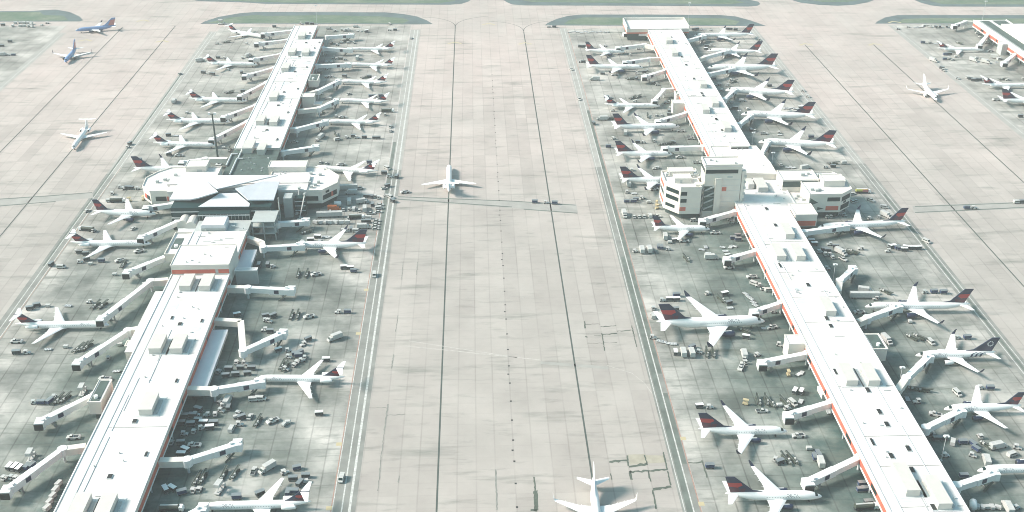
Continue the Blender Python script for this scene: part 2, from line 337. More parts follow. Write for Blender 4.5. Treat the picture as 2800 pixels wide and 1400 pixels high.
# ------------------------------------------------------------------ airliners
TYPES = dict(
    md=dict(L=43.5, R=1.67, zc=2.75, semi=16.4, wx=-20.2, wz=1.75, rc=7.4, tc=1.5, sw=9.0, dih=.9, ttail=True, fin=(-34.3, -39.6, -43.4, -40.6, 8.9), st=(-39.6, 6.1, 3.4, 1.3, 2.6), eng=[(-32.2, 2.75, 3.3, .92, 5.6)], wl=0),
    b7=dict(L=38.6, R=1.9, zc=3.25, semi=17.2, wx=-14.0, wz=2.3, rc=8.2, tc=1.7, sw=9.3, dih=1.7, ttail=False, fin=(-27.5, -35.6, -39.3, -36.6, 12.5), st=(-33.2, 7.1, 4.2, 1.6, 3.9), eng=[(-12.6, 4.9, 1.65, 1.08, 4.4)], wl=2.5),
    bs=dict(L=47.0, R=1.9, zc=3.9, semi=19.0, wx=-17.0, wz=2.7, rc=8.8, tc=1.9, sw=9.6, dih=1.8, ttail=False, fin=(-36.5, -43.2, -47.4, -43.8, 13.6), st=(-41.0, 7.6, 4.6, 1.8, 4.2), eng=[(-15.6, 6.5, 1.9, 1.35, 5.6)], wl=2.5),
    bl=dict(L=54.0, R=1.9, zc=3.9, semi=19.0, wx=-21.0, wz=2.7, rc=8.8, tc=1.9, sw=9.6, dih=1.8, ttail=False, fin=(-43.0, -49.8, -54.2, -50.6, 13.6), st=(-47.6, 7.6, 4.6, 1.8, 4.2), eng=[(-19.6, 6.5, 1.9, 1.35, 5.6)], wl=2.5),
    bw=dict(L=54.2, R=2.55, zc=4.6, semi=23.8, wx=-18.2, wz=3.1, rc=11.5, tc=2.6, sw=13.6, dih=2.4, ttail=False, fin=(-40.0, -48.6, -53.9, -50.0, 15.8), st=(-46.5, 9.3, 5.8, 2.2, 5.4), eng=[(-17.2, 7.9, 2.2, 1.5, 6.2)], wl=3.4),
    ab=dict(L=36.0, R=1.98, zc=3.45, semi=17.0, wx=-12.6, wz=2.5, rc=7.4, tc=1.7, sw=8.6, dih=1.6, ttail=False, fin=(-27.8, -32.9, -36.1, -33.9, 11.8), st=(-30.8, 6.2, 3.8, 1.5, 3.5), eng=[(-11.4, 5.75, 1.7, 1.1, 4.6)], wl=0),
)
def fus_stations(t):
    L, Rr = t['L'], t['R']
    return [(0, .05, -.36), (.22, .24, -.34), (.6, .42, -.29), (1.1, .58, -.22), (1.8, .77, -.12), (2.6, .90, -.05), (3.6, .985, -.01), (4.8, 1, 0)], \
           [(L - 7.6 * Rr, 1, 0), (L - 6.0 * Rr, .95, .05), (L - 4.4 * Rr, .80, .18), (L - 2.8 * Rr, .58, .36), (L - 1.4 * Rr, .36, .50), (L - .5 * Rr, .2, .58), (L, .07, .62)]
def fus_ring(x, r, dz, t, n=24, g=1.0, a0=0, a1=None):
    Rr, zc = t['R'], t['zc']
    if a1 is None: return [(-x, Rr * r * g * math.cos(6.28318 * i / n), zc + Rr * (dz + r * g * 1.02 * math.sin(6.28318 * i / n))) for i in range(n)]
    return [(-x, Rr * r * g * math.cos(a0 + (a1 - a0) * i / n), zc + Rr * (dz + r * g * 1.02 * math.sin(a0 + (a1 - a0) * i / n))) for i in range(n + 1)]
def section(x, y, z, c, th):
    """wing section of chord c with its leading edge at x (facing +x)"""
    return [(x, y, z), (x - .18 * c, y, z + th * .6), (x - .5 * c, y, z + th * .5), (x - c, y, z + .02), (x - c, y, z - .02), (x - .5 * c, y, z - th * .35), (x - .18 * c, y, z - th * .45)]
def text_mesh(s, size):
    cu = bpy.data.curves.new('airline_name', 'FONT'); cu.body = s; cu.size = size; cu.resolution_u = 2
    o = bpy.data.objects.new('airline_name', cu); COL.objects.link(o)
    dg = bpy.context.evaluated_depsgraph_get(); me = bpy.data.meshes.new_from_object(o.evaluated_get(dg))
    bpy.data.objects.remove(o); bpy.data.curves.remove(cu); return me
def make_plane(ty, liv):
    t = TYPES[ty]; L, Rr, zc = t['L'], t['R'], t['zc']
    root = thing('airliner')
    head, tail = fus_stations(t)
    st = [(a * Rr, r, d) for a, r, d in head] + [(4.8 * Rr + (L - 12.4 * Rr) * i / 6, 1, 0) for i in range(1, 6)] + tail
    fm = 'sblue' if liv == 'blue' else 'white'
    b = MB().loft([fus_ring(x, r, d, t) for x, r, d in st]); nf = len(b.f)
    for s in (1, -1):      # the row of cabin windows is part of the fuselage skin
        n = int((L - 13 * Rr) / 1.0)
        for i in range(n):
            x = 4.9 * Rr + (L - 13 * Rr) * i / n
            if t['ttail'] and x > L * .8: break
            q4 = [(-x, .10), (-x - .34, .10), (-x - .34, .30), (-x, .30)]
            b.add([(xx, s * Rr * 1.012 * math.cos(a), zc + Rr * 1.032 * math.sin(a)) for xx, a in q4], [(0, 1, 2, 3)])
    fu = b.obj('fuselage', fm, root, True); fu.data.materials.append(M['grey'])
    for k, p in enumerate(fu.data.polygons): p.material_index = 1 if k >= nf else 0
    if liv == 'blue':
        MB().loft([fus_ring(x, r, d, t, 10, 1.006, R(236), R(304)) for x, r, d in st[3:-2]], cap=False).obj('belly', 'sred', root, True)
    # cockpit glass wraps the nose
    w = [fus_ring(x * Rr, r, d, t, 12, 1.012, R(33), R(147)) for x, r, d in ((1.02, .562, -.232), (1.3, .636, -.192), (1.62, .722, -.146))]
    MB().loft([[(p[0], p[1], p[2]) for p in ring] for ring in w], cap=False).obj('windscreen', 'glass', root)
    # wing fairing
    MB().loft([[(t['wx'] + 1.5 - f * (t['rc'] + 3), Rr * .92 * q * math.cos(6.2832 * i / 12), t['wz'] - .35 + Rr * .45 * q * math.sin(6.2832 * i / 12)) for i in range(12)] for f, q in ((0, .3), (.2, .95), (.8, .95), (1, .3))]).obj('wing_fairing', 'white', root, True)
    for s in (1, -1):
        y0, y1, y2 = Rr * .55, t['semi'] * .36, t['semi']
        f0, f1 = 0.0, (y1 - y0) / (y2 - y0)
        kink = section(t['wx'] - t['sw'] * f1, s * y1, t['wz'] + t['dih'] * f1, t['rc'] * .62, .55)
        wing = MB().loft([section(t['wx'], s * y0, t['wz'], t['rc'], .75), kink, section(t['wx'] - t['sw'], s * y2, t['wz'] + t['dih'], t['tc'], .2)])
        fl = wing
        for f in (.3, .52, .72):
            yy = y0 + (y2 - y0) * f; ch = t['rc'] * (.62 + (.36 - f) * .65) if f < .36 else t['rc'] * .62 + (t['tc'] - t['rc'] * .62) * (f - f1) / (1 - f1)
            xx = t['wx'] - t['sw'] * f - ch
            fl.cyl((xx + 1.4, s * yy, t['wz'] + t['dih'] * f - .25), (xx - .7, s * yy, t['wz'] + t['dih'] * f - .12), .2, 6, .06)
        wo = wing.obj('wing', 'white', root)
        if t['wl']:
            x0, z0 = t['wx'] - t['sw'], t['wz'] + t['dih']; h = t['wl']; c = t['tc']
            MB().loft([[(x0 - .1, s * y2, z0 + .05), (x0 - c, s * y2, z0 + .05), (x0 - c, s * (y2 + .12), z0), (x0 - .1, s * (y2 + .12), z0)],
                       [(x0 - .8, s * (y2 + .45), z0 + h * .35), (x0 - c - .5, s * (y2 + .45), z0 + h * .35), (x0 - c - .5, s * (y2 + .55), z0 + h * .35), (x0 - .8, s * (y2 + .55), z0 + h * .35)],
                       [(x0 - c - .5, s * (y2 + .75), z0 + h), (x0 - c - 1.1, s * (y2 + .75), z0 + h), (x0 - c - 1.1, s * (y2 + .82), z0 + h), (x0 - c - .5, s * (y2 + .82), z0 + h)]]).obj('winglet', 'white' if liv == 'plain' else 'navy', wo)
        # tailplane
        sx, sp_, rc_, tc_, sw_ = t['st']; z0 = t['fin'][4] - .25 if t['ttail'] else zc + .42 * Rr; yr = .05 if t['ttail'] else Rr * .25
        MB().loft([section(sx, s * yr, z0, rc_, .32), section(sx - sw_, s * sp_, z0 + (0 if t['ttail'] else .7), tc_, .12)]).obj('tailplane', 'white', root)
        for ex, ey, ez, er, el in t['eng']:
            em = 'white' if ty == 'md' or liv in ('plain', 'skyteam') else 'navy'
            prof = [(0, .82), (.25, 1.0), (el * .35, 1.06), (el * .7, .95), (el * .93, .68), (el, .6)]
            rg = lambda d, q: [(ex - d, s * ey + er * q * math.cos(6.2832 * i / 16), ez + er * q * math.sin(6.2832 * i / 16)) for i in range(16)]
            en = MB().loft([rg(d, q) for d, q in prof]).obj('engine', em, root, True)
            MB().loft([rg(-.02, .70), rg(.1, .68)]).obj('intake', 'hole', en)
            MB().loft([rg(el - .15, .42), rg(el + .5, .22)]).obj('exhaust', 'steel', en)
            if ty == 'md': MB().box((ex - 3.0, s * (ey - er - .2), ez), (3.2, 1.2, .35)).obj('pylon', 'white', en)
            else: MB().loft([[(ex - 1.2, s * ey - .15, ez + er * .9), (ex - 1.2, s * ey + .15, ez + er * .9), (ex - 1.6, s * ey + .15, ez + er * 1.2), (ex - 1.6, s * ey - .15, ez + er * 1.2)],
                             [(ex - el - 1.5, s * ey - .1, ez + er * .5), (ex - el - 1.5, s * ey + .1, ez + er * .5), (ex - el - 1.5, s * ey + .1, t['wz'] + .1 + t['dih'] * ey / t['semi']), (ex - el - 1.5, s * ey - .1, t['wz'] + .1 + t['dih'] * ey / t['semi'])]]).obj('pylon', 'white', en)
        # main gear
        gx, gy = t['wx'] - t['rc'] * .72, Rr * 1.5; b = MB(); b.cyl((gx, s * gy, .5), (gx, s * gy * .95, t['wz'] - .1), .16, 8)
        for d in (-.28, .28): b.cyl((gx, s * gy + d - .17, .52), (gx, s * gy + d + .17, .52), .52, 12)
        b.obj('main_gear', 'rubber', root)
    b = MB().cyl((-Rr * 2.6, 0, .4), (-Rr * 2.6, 0, zc - Rr * .9), .12, 8)
    for d in (-.22, .22): b.cyl((-Rr * 2.6, d - .12, .4), (-Rr * 2.6, d + .12, .4), .4, 12)
    b.obj('nose_gear', 'rubber', root)
    # fin: (base leading edge, tip leading edge, tip trailing edge, base trailing edge, tip height)
    b0, b1, b2, b3, zt = t['fin']; zb = zc + Rr * .62
    finm = {'delta': 'navy', 'skyteam': 'navy', 'blue': 'sblue', 'plain': 'white'}[liv]
    T = lambda f, u: (b0 + (b1 - b0) * f + ((b3 + (b2 - b3) * f) - (b0 + (b1 - b0) * f)) * u, zb + (zt - zb) * f)   # fin plane: height f, chord u
    def finpoly(pl, th):
        m = MB(); n = len(pl); m.add([(x, th, z) for x, z in pl] + [(x, -th, z) for x, z in pl], [tuple(range(n)), tuple(range(2 * n - 1, n - 1, -1))] + [(i, i + n, (i + 1) % n + n, (i + 1) % n) for i in range(n)]); return m
    fo = finpoly([(b0 + (4.5 if not t['ttail'] else 1.5), zc + Rr * .93), (b0 - .2, zb + Rr * .75), T(1, 0), T(1, 1), (b3 + .3, zc + Rr * .5), (b0 - 1, zc + Rr * .6)], .17).obj('tail_fin', finm, root)
    if liv == 'delta':
        fo2 = finpoly([T(.63, .04), T(.66, 1), T(.42, .99), T(.36, .5), T(.49, .10)], .186).obj('tail_emblem', 'fred', fo)
        finpoly([T(.36, .44), T(.37, .99), T(.06, .99), T(.06, .55)], .184).obj('tail_emblem_base', 'fdred', fo)
        finpoly([T(.30, .10), T(.28, .42), T(.08, .52), T(.08, .34)], .182).obj('tail_emblem_wedge', 'fdred', fo)
    if liv == 'blue': finpoly([T(.72, .12), T(.8, .98), T(.08, .99), T(.05, .35)], .186).obj('tail_stripe', 'sred', fo)
    if liv == 'skyteam':
        b = MB()
        for i in range(10):
            a0, a1 = 6.2832 * i / 10, 6.2832 * (i + .6) / 10
            cx, cz = T(.58, .5)
            for sd in (.19, -.19): b.add([(cx + 1.0 * math.cos(a0), sd, cz + 1.0 * math.sin(a0)), (cx + 1.5 * math.cos(a0), sd, cz + 1.5 * math.sin(a0)), (cx + 1.5 * math.cos(a1), sd, cz + 1.5 * math.sin(a1)), (cx + 1.0 * math.cos(a1), sd, cz + 1.0 * math.sin(a1))], [(0, 1, 2, 3)])
        b.obj('tail_emblem', 'white', fo)
        b = MB()
        for sd in (1, -1):
            for kx in (0, 2.2, 4.4):
                rows = []
                for i in range(13):
                    f = i / 12; x = L * .62 + kx + f * 5.2 + .8 * math.sin(f * 6.28); ph = R(-38 + 96 * f); w = .42 + .5 * math.sin(f * 3.14)
                    rows.append([(-(x + q), sd * Rr * 1.008 * math.cos(ph), zc + Rr * 1.028 * math.sin(ph)) for q in (-w / 2, w / 2)])
                for i in range(12): b.add([rows[i][0], rows[i][1], rows[i + 1][1], rows[i + 1][0]], [(0, 1, 2, 3)])
        b.obj('ribbon_livery', 'navy', root)
    if liv in ('delta', 'skyteam'):
        size = 1.75 if ty == 'bw' else 1.35
        for s in (1, -1):
            me = text_mesh('DELTA', size); w = max(v.co.x for v in me.vertices); ph0 = R(22)
            x_front = -(5.2 * Rr)
            for v in me.vertices:
                tx, tyy = v.co.x * 1.15, v.co.y; ph = ph0 + tyy / Rr
                x = (x_front - tx) if s > 0 else (x_front - w * 1.15 + tx)
                v.co = (x, s * Rr * 1.006 * math.cos(ph), zc + Rr * 1.026 * math.sin(ph))
            me.materials.append(M['navy']); o = bpy.data.objects.new('airline_name', me); COL.objects.link(o); o.parent = root
    return root
PROTO = {}
PLANES = []      # (ref text, nose, tail)
def plane(ty, liv, nose, tail, ref, label, group):
    t = TYPES[ty]; key = (ty, liv)
    a, b = at(*nose, t['zc'] - .3 * t['R']), at(*tail, t['zc'] + .6 * t['R'])
    d = a - b; d.z = 0; s = min(1.07, max(.93, d.length / t['L']))
    if key not in PROTO: o = PROTO[key] = make_plane(ty, liv)
    else: o = copy_tree(PROTO[key])
    c = (a + b) / 2; h = math.atan2(d.y, d.x)
    o.location = (c.x + math.cos(h) * t['L'] * s / 2, c.y + math.sin(h) * t['L'] * s / 2, .034); o.rotation_euler = (0, 0, h); o.scale = (s, s, s)
    tag(o, label, 'airliner', group); PLANES.append((ref, Vector((o.location.x, o.location.y, 0)), Vector((o.location.x - math.cos(h) * t['L'] * s, o.location.y - math.sin(h) * t['L'] * s, 0))))
DESC = dict(md='white rear-engined T-tail jet', b7='white twinjet with dark winglets and red-navy tail', bs='long slim white twinjet with red-navy tail', bl='very long slim white twinjet with red-navy tail',
            bw='large wide-bodied white twinjet with red-navy tail', ab='short white twinjet with red-navy tail')
ROWS = [
 ("left pier's left side", [('md', (728, 102), (625, 81)), ('md', (704, 177), (562.5, 170)), ('md', (676.6, 276), (516, 269)), ('md', (630.4, 333), (454, 327.4)), ('md', (593.8, 397.6), (418.5, 389.4)),
   ('b7', (528, 462), (365.5, 458.7)), ('ab', (426.6, 585), (256.8, 577)), ('md', (413, 666.6), (193, 662.5)), ('md', (301.6, 889), (40.8, 886))]),
 ("left pier's right side", [('md', (954, 134.5), (1080.4, 130)), ('md', (951, 176.6), (1077.7, 175)), ('md', (927, 223), (1058.7, 221.5)), ('md', (921.5, 274.5), (1062.8, 274.5)), ('md', (890, 333), (1041, 330)),
   ('md', (856, 459), (1032.9, 466.8)), ('b7', (812, 672), (1003, 665)), ('md', (695, 1036), (943, 1030)), ('md', (549, 1387), (850.8, 1370.7))]),
 ("right pier's left side", [('ab', (1708.4, 141.3), (1599.7, 134.5)), ('bs', (1758.7, 184.8), (1602.4, 178)), ('md', (1806, 289.4), (1652.7, 284)), ('bs', (1859, 346.5), (1674.5, 343.8)), ('b7', (1838.9, 422), (1682.6, 416.6)),
   ('b7', (1862, 493), (1696, 488.6)), ('ab', (1942, 625.8), (1783, 619)), ('bw', (2091.6, 878), (1795.4, 880)), ('b7', (2153, 1179), (1909.5, 1172)), ('b7', (2248, 1357), (1983, 1349))]),
 ("right pier's right side", [('bl', (1897, 98), (2060, 91)), ('bs', (1934, 138.6), (2082, 138.6)), ('bw', (1931, 187.5), (2127, 181)), ('bw', (1983, 246), (2170.6, 250)), ('bw', (2026.4, 312.5), (2227.7, 312.5)),
   ('bw', (2074, 388), (2284.8, 390.8)), ('bl', (2236, 621.7), (2477.7, 604)), ('bl', (2365, 838.6), (2653, 830)), ('b7', (2503.5, 971.7), (2722, 962)), ('ab', (2581, 1118), (2794, 1107)), ('bl', (2672, 1287), (3024, 1270))]),
 ("far right pier", [('md', (2691, 136), (2563, 130.4)), ('md', (2832, 234), (2684, 229.6)), ('b7', (2876, 278), (2736, 272))]),
]
for side, lst in ROWS:
    for i, (ty, n, tl) in enumerate(lst):
        liv = 'skyteam' if (side == "right pier's right side" and i == 8) else 'delta'
        ref = '%s jet down %s' % (ORD[i], side)
        desc = 'white twinjet with dark ribbon livery and navy tail' if liv == 'skyteam' else DESC[ty]
        plane(ty, liv, n, tl, ref, '%s, %s down %s' % (desc, ORD[i], side), 'airliners parked at the gates')
plane('md', 'plain', (1228.5, 451), (1227, 526.6), 'jet taxiing up the middle lane', 'white rear-engined jet seen from behind, taxiing up the middle taxilane', 'airliners taxiing')
plane('md', 'plain', (198.4, 407), (242, 341), 'jet taxiing on the left lane', 'white T-tail jet taxiing towards the viewer on the left lane', 'airliners taxiing')
plane('b7', 'blue', (179.3, 166.5), (206.5, 131), 'blue jet facing the viewer', 'blue twinjet facing the viewer, taxiing beyond the left pier', 'airliners taxiing')
plane('b7', 'blue', (210.6, 82.5), (313, 69), 'blue jet side on', 'blue twinjet side on with an orange red tail, topmost on the left', 'airliners taxiing')
plane('b7', 'plain', (2562, 273), (2522, 226), 'jet taxiing on the right lane', 'all-white twinjet taxiing towards the viewer on the right lane', 'airliners taxiing')
plane('b7', 'plain', (1638, 1478), (1621.5, 1305.4), 'jet cut by the bottom edge', 'white twinjet on the middle taxilane, cut off by the bottom edge', 'airliners taxiing')

# ------------------------------------------------------------------ buildings
def part(b, name, m, root, smooth=False):
    """b is drawn in world metres; the part is stored relative to its (unrotated) thing"""
    base = root; off = Vector((0, 0, 0))
    while base is not None: off += Vector(base.location); base = base.parent
    b.v = [(x - off.x, y - off.y, z - off.z) for x, y, z in b.v]
    return b.obj(name, m, root, smooth)
def inset(poly, d):
    cx = sum(p[0] for p in poly) / len(poly); cy = sum(p[1] for p in poly) / len(poly); o = []
    for x, y in poly:
        v = Vector((cx - x, cy - y)); o.append((x + math.copysign(min(d, abs(v.x)), v.x), y + math.copysign(min(d, abs(v.y)), v.y)))
    return o
def face_panel(b, p, q, f0, f1, z0, z1, proud=.09):
    """thin panel on the wall running p->q (outside on the right hand), from fraction f0 to f1"""
    p, q = Vector(p[:2]), Vector(q[:2]); d = q - p; n = Vector((d.y, -d.x)).normalized() * proud
    a, c = p + d * f0, p + d * f1
    return b.add([(a.x, a.y, z0), (c.x, c.y, z0), (c.x, c.y, z1), (a.x, a.y, z1), (a.x + n.x, a.y + n.y, z0), (c.x + n.x, c.y + n.y, z0), (c.x + n.x, c.y + n.y, z1), (a.x + n.x, a.y + n.y, z1)],
                 [(4, 5, 6, 7), (0, 1, 5, 4), (2, 3, 7, 6), (1, 2, 6, 5), (3, 0, 4, 7)])
def block(root, poly, z0, z1, wallm='cream', roofm='roof', base=True, parapet=.5, name='wall', lip=.25):
    """walls with a parapet round a flat roof; a recessed dark ground storey when z0 is above ground"""
    part(MB().prism(poly, z0, z1 - .35), name, wallm, root)
    cx = sum(p[0] for p in poly) / len(poly); cy = sum(p[1] for p in poly) / len(poly)
    grow = [(x + math.copysign(lip, x - cx), y + math.copysign(lip, y - cy)) for x, y in poly]
    part(MB().prism(grow, z1 - .35, z1), 'roof', roofm, root)
    if parapet:
        b = MB(); n = len(grow); inn = inset(grow, .4)
        for i in range(n):
            j = (i + 1) % n
            b.add([(*grow[i], z1), (*grow[j], z1), (*inn[j], z1), (*inn[i], z1), (*grow[i], z1 + parapet), (*grow[j], z1 + parapet), (*inn[j], z1 + parapet), (*inn[i], z1 + parapet)],
                  [(4, 5, 6, 7), (0, 1, 5, 4), (2, 3, 7, 6)])
        part(b, 'parapet', wallm if roofm == 'roof' else 'white', root)
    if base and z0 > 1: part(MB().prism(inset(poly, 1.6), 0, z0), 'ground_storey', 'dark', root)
def hvac(root, px, py, L=13.0, W=5.6, zr=10.0, h=3.2):
    p = at(px, py, zr + h * .6)
    o = part(MB().box((p.x, p.y, zr + h / 2), (W, L, h)), 'rooftop_unit', 'hvac', root)
    part(MB().box((p.x + .4, p.y, zr + .1), (W + 5.2, L + 1.6, .2)), 'unit_pad', 'lgrey', o)
    part(MB().box((p.x, p.y, zr + h + .08), (W + .3, L + .3, .16)), 'unit_roof', 'hvac', o)
    part(MB().box((p.x + W / 2 + 1.15, p.y - .5, zr + .3), (1.5, L * .78, .6)), 'duct', 'grey', o)
    b = MB()
    for i in range(3): b.box((p.x - W / 2 - .03, p.y - L * .3 + i * L * .3, zr + h * .5), (.06, L * .18, h * .4))
    part(b, 'vent_grille', 'grey', o)
def hatch(root, px, py, w=1.7, l=2.6, zr=10.0, m='hole'):
    p = at(px, py, zr + .3)
    o = part(MB().box((p.x, p.y, zr + .2), (w + .3, l + .3, .4)), 'roof_hatch', 'lgrey', root)
    part(MB().box((p.x, p.y, zr + .46), (w, l, .12)), 'hatch_glass', m, o)
def seam(root, x0, x1, y, zr=10.0):
    part(MB().box(((x0 + x1) / 2, y, zr + .05), (x1 - x0, .35, .1)), 'roof_seam', 'seam', root)
def clutter(root, x0, x1, y0, y1, n, zr=10.0, seed=1):
    r = random.Random(seed)
    for i in range(n):
        x, y = r.uniform(x0, x1), r.uniform(y0, y1); k = r.random()
        if k < .45: part(MB().box((x, y, zr + .35), (r.uniform(.5, 1.1), r.uniform(.5, 1.2), .7)), 'roof_vent', 'lgrey', root)
        elif k < .8: part(MB().cyl((x, y, zr), (x, y, zr + .8), .3, 8), 'vent_pipe', 'grey', root)
        else: part(MB().box((x, y, zr + .15), (r.uniform(2, 5), .25, .3)), 'pipe_run', 'grey', root)
def pier_section(root, x0, x1, y0, y1, z=10.0, red=True, win=None, seed=0):
    poly = [(x0, y0), (x1, y0), (x1, y1), (x0, y1)]
    part(MB().prism(poly, 4.0, z - .4), 'wall', 'cream', root)
    part(MB().prism([(x0 - .3, y0 - .3), (x1 + .3, y0 - .3), (x1 + .3, y1 + .3), (x0 - .3, y1 + .3)], z - .4, z), 'roof', 'roof', root)
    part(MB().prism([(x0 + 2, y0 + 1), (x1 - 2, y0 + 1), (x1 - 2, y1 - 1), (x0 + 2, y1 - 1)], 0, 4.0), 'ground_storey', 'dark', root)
    for xx in (x0 - .05, x1 + .05): part(MB().box((xx, (y0 + y1) / 2, z + .2), (.5, y1 - y0 + .6, .4)), 'parapet', 'white', root)
    part(MB().box((x0 + 4.6, (y0 + y1) / 2, z + .12), (.45, y1 - y0 - 2, .24)), 'roof_curb', 'lgrey', root)
    for xx in (x0 - .05, x1 + .05): part(MB().box((xx, (y0 + y1) / 2, 4.2), (.35, y1 - y0, .5)), 'ledge', 'white', root)
    for sx, xx in ((-1, x0), (1, x1)):
        if red: part(MB().box((xx + sx * .06, (y0 + y1) / 2, 6.15), (.12, y1 - y0 - .4, 2.5)), 'red_band', 'red', root)
        r = random.Random(seed + sx); yy = y0 + 6
        while yy < y1 - 6:
            l = r.choice((2.2, 3.0, 6.5)); part(MB().box((xx + sx * .14, yy, 6.3), (.1, l, 1.9)), 'window', 'glass', root); yy += r.uniform(14, 38)
    yy = y0 + 3
    while yy < y1 - 2:
        for xx in (x0 + .8, x1 - .8): part(MB().cyl((xx, yy, 0), (xx, yy, 4.0), .35, 8), 'column', 'lgrey', root)
        yy += 18

lp = thing('concourse_pier', (-148, 640, 0)); tag(lp, 'long white-roofed concourse pier on the left, its roof cut by the bottom edge', 'concourse', 'airport concourse piers')
pier_section(lp, -163.3, -132.8, 250, 528.1, seed=3)
pier_section(lp, -163.3, -132.8, 707.5, 960, seed=5)
pier_section(lp, -163.6, -143.2, 960.4, 1003, seed=9)
block(lp, rect(-167.7, 453, -163.4, 511), 4, 9.6, parapet=0, base=False)
# hall with the red band across its front
block(lp, rect(-163.3, 528.3, -132.6, 551.8), 4, 15.5, parapet=.4, name='hall_wall')
part(face_panel(MB(), (-163.3, 528.3), (-132.6, 528.3), .01, .995, 10.6, 12.9), 'red_band', 'red', lp)
part(face_panel(MB(), (-163.3, 528.3), (-132.6, 528.3), .76, .81, 10.6, 12.85, .14), 'door', 'grey', lp)
pier_section(lp, -163.0, -132.9, 552.0, 580, seed=11)
block(lp, rect(-173.5, 554, -163.3, 581), 4, 8.6, parapet=.9)
part(MB().box((-169.6, 568, 8.7), (4.6, 13, .2)), 'roof_felt', 'deck', lp); part(MB().cyl((-169.2, 563.5, 8.8), (-169.2, 563.5, 10.2), 1.1, 12), 'roof_fan', 'white', lp)
block(lp, rect(-163.2, 580.3, -132.9, 596), 4, 9.2, roofm='grey', parapet=0, wallm='grey')
part(MB().prism([(-173.4, 581.2), (-163.5, 581.2), (-163.5, 592), (-175, 592)], 0, 6.5), 'low_wing', 'lgrey', lp)
# stripped deck between the far section and the cross building
block(lp, rect(-163.2, 651.5, -132.9, 707.3), 4, 8.4, roofm='deck', parapet=0, wallm='dark')
for pts in ([(600 + 430 / K3, 330 + 900 / K3), (600 + 550 / K3, 330 + 640 / K3)], [(600 + 240 / K3, 330 + 1270 / K3), (600 + 410 / K3, 330 + 900 / K3)], [(600 + 160 / K3, 330 + 1050 / K3), (600 + 290 / K3, 330 + 780 / K3)], [(600 + 410 / K3, 330 + 890 / K3), (600 + 550 / K3, 330 + 890 / K3)], [(600 + 290 / K3, 330 + 780 / K3), (600 + 430 / K3, 330 + 775 / K3)]):
    a, b_ = at(*pts[0], 9.2), at(*pts[1], 9.2); part(MB().cyl(a, b_, .55, 8), 'roof_duct', 'lgrey', lp)
for (x, y, l, w) in ((680, 400, 15, 6.5), (716, 405, 13, 5.0)):
    p = at(x, y, 11); o = part(MB().box((p.x, p.y + 1, 10.2), (w, l, 3.6)), 'rooftop_unit', 'hvac', lp); part(MB().box((p.x, p.y + 1, 12.1), (w + .4, l + .4, .2)), 'unit_roof', 'hvac', o)
clutter(lp, -158, -135, 670, 695, 14, 8.4, 4)
# attached wings of the left pier
def wing(root, quad, z, m='cream', roofm='roof', z0=0, k=None, **kw):
    P = [at(x, y, z) for x, y in quad]; x0 = sum(sorted(p.x for p in P)[:2]) / 2; x1 = sum(sorted(p.x for p in P)[2:]) / 2; y0 = sum(sorted(p.y for p in P)[:2]) / 2; y1 = sum(sorted(p.y for p in P)[2:]) / 2
    block(root, rect(x0, y0, x1, y1), z0, z, m, roofm, parapet=.3, **kw); return x0, y0, x1, y1
q = lambda X0, Y0, k, l: [cr(X0, Y0, k, x, y) for x, y in l]
def felt(root, r, z): part(MB().box(((r[0] + r[2]) / 2, (r[1] + r[3]) / 2, z + .1), (r[2] - r[0] - 1.6, r[3] - r[1] - 1.6, .2)), 'roof_felt', 'deck', root); part(MB().cyl(((r[0] + r[2]) / 2, r[1] + 3, z + .2), ((r[0] + r[2]) / 2, r[1] + 3, z + 1.5), .9, 10), 'roof_fan', 'white', root)
felt(lp, wing(lp, q(600, 200, K3, [(2180, 25), (2345, 35), (2310, 178), (2050, 178)]), 9.5, z0=4), 9.5)
wing(lp, q(600, 200, K3, [(1960, 475), (2240, 475), (2220, 560), (1940, 560)]), 9.8)
wing(lp, q(600, 200, K3, [(2230, 665), (2420, 665), (2400, 740), (2220, 740)]), 4.0)
felt(lp, wing(lp, q(0, 1050, K, [(1000, -40), (1105, -40), (1030, 180), (885, 185)]), 10.0, z0=3.5), 10.0)
wing(lp, q(0, 700, K, [(1275, 855), (1400, 855), (1370, 905), (1265, 905)]), 6.0)
wing(lp, q(440, 640, K4, [(1320, 600), (1690, 605), (1690, 650), (1310, 640)]), 8.5, m='grey', roofm='lgrey')
block(lp, rect(-132.7, 425, -125.0, 479), 2.6, 5.0, 'grey', 'tent', parapet=0); block(lp, rect(-132.6, 544, -125.2, 566), 2.6, 5.0, 'grey', 'tent', parapet=0)
for X0, Y0, k, l in ((0, 1050, K, [(1500, 195), (800, 1235), (1065, 1235)]), (0, 700, K, [(1885, 262), (2082, 262), (1590, 880), (1800, 880)]), (600, 330, K3, []), (600, 200, K3, [(980, 1090), (1290, 1110), (1290, 535)]), (640, 60, K3, [(1370, 690), (1690, 700), (1220, 1060), (1600, 310)])):
    for x, y in l: hvac(lp, *cr(X0, Y0, k, x, y))
for X0, Y0, k, l in ((0, 1050, K, [(1355, 373), (1105, 930)]), (0, 700, K, [(1810, 683)]), (600, 330, K3, [(1165, 100), (1110, 220), (955, 565)]), (600, 200, K3, [(1515, 445), (1380, 755)]), (640, 60, K3, [(1535, 815), (1690, 487), (1780, 260), (1430, 1165)])):
    for x, y in l: hatch(lp, *cr(X0, Y0, k, x, y))
for X0, Y0, k, x, y in ((0, 1050, K, 1470, 705), (0, 700, K, 1730, 620), (0, 700, K, 2030, 650), (0, 700, K, 1775, 1255), (600, 330, K3, 1355, 435), (600, 200, K3, 1840, 365), (600, 200, K3, 1610, 920), (640, 60, K3, 1705, 1060), (640, 60, K3, 2000, 480), (640, 60, K3, 1890, 610)):
    hatch(lp, *cr(X0, Y0, k, x, y), w=.9, l=3.0)
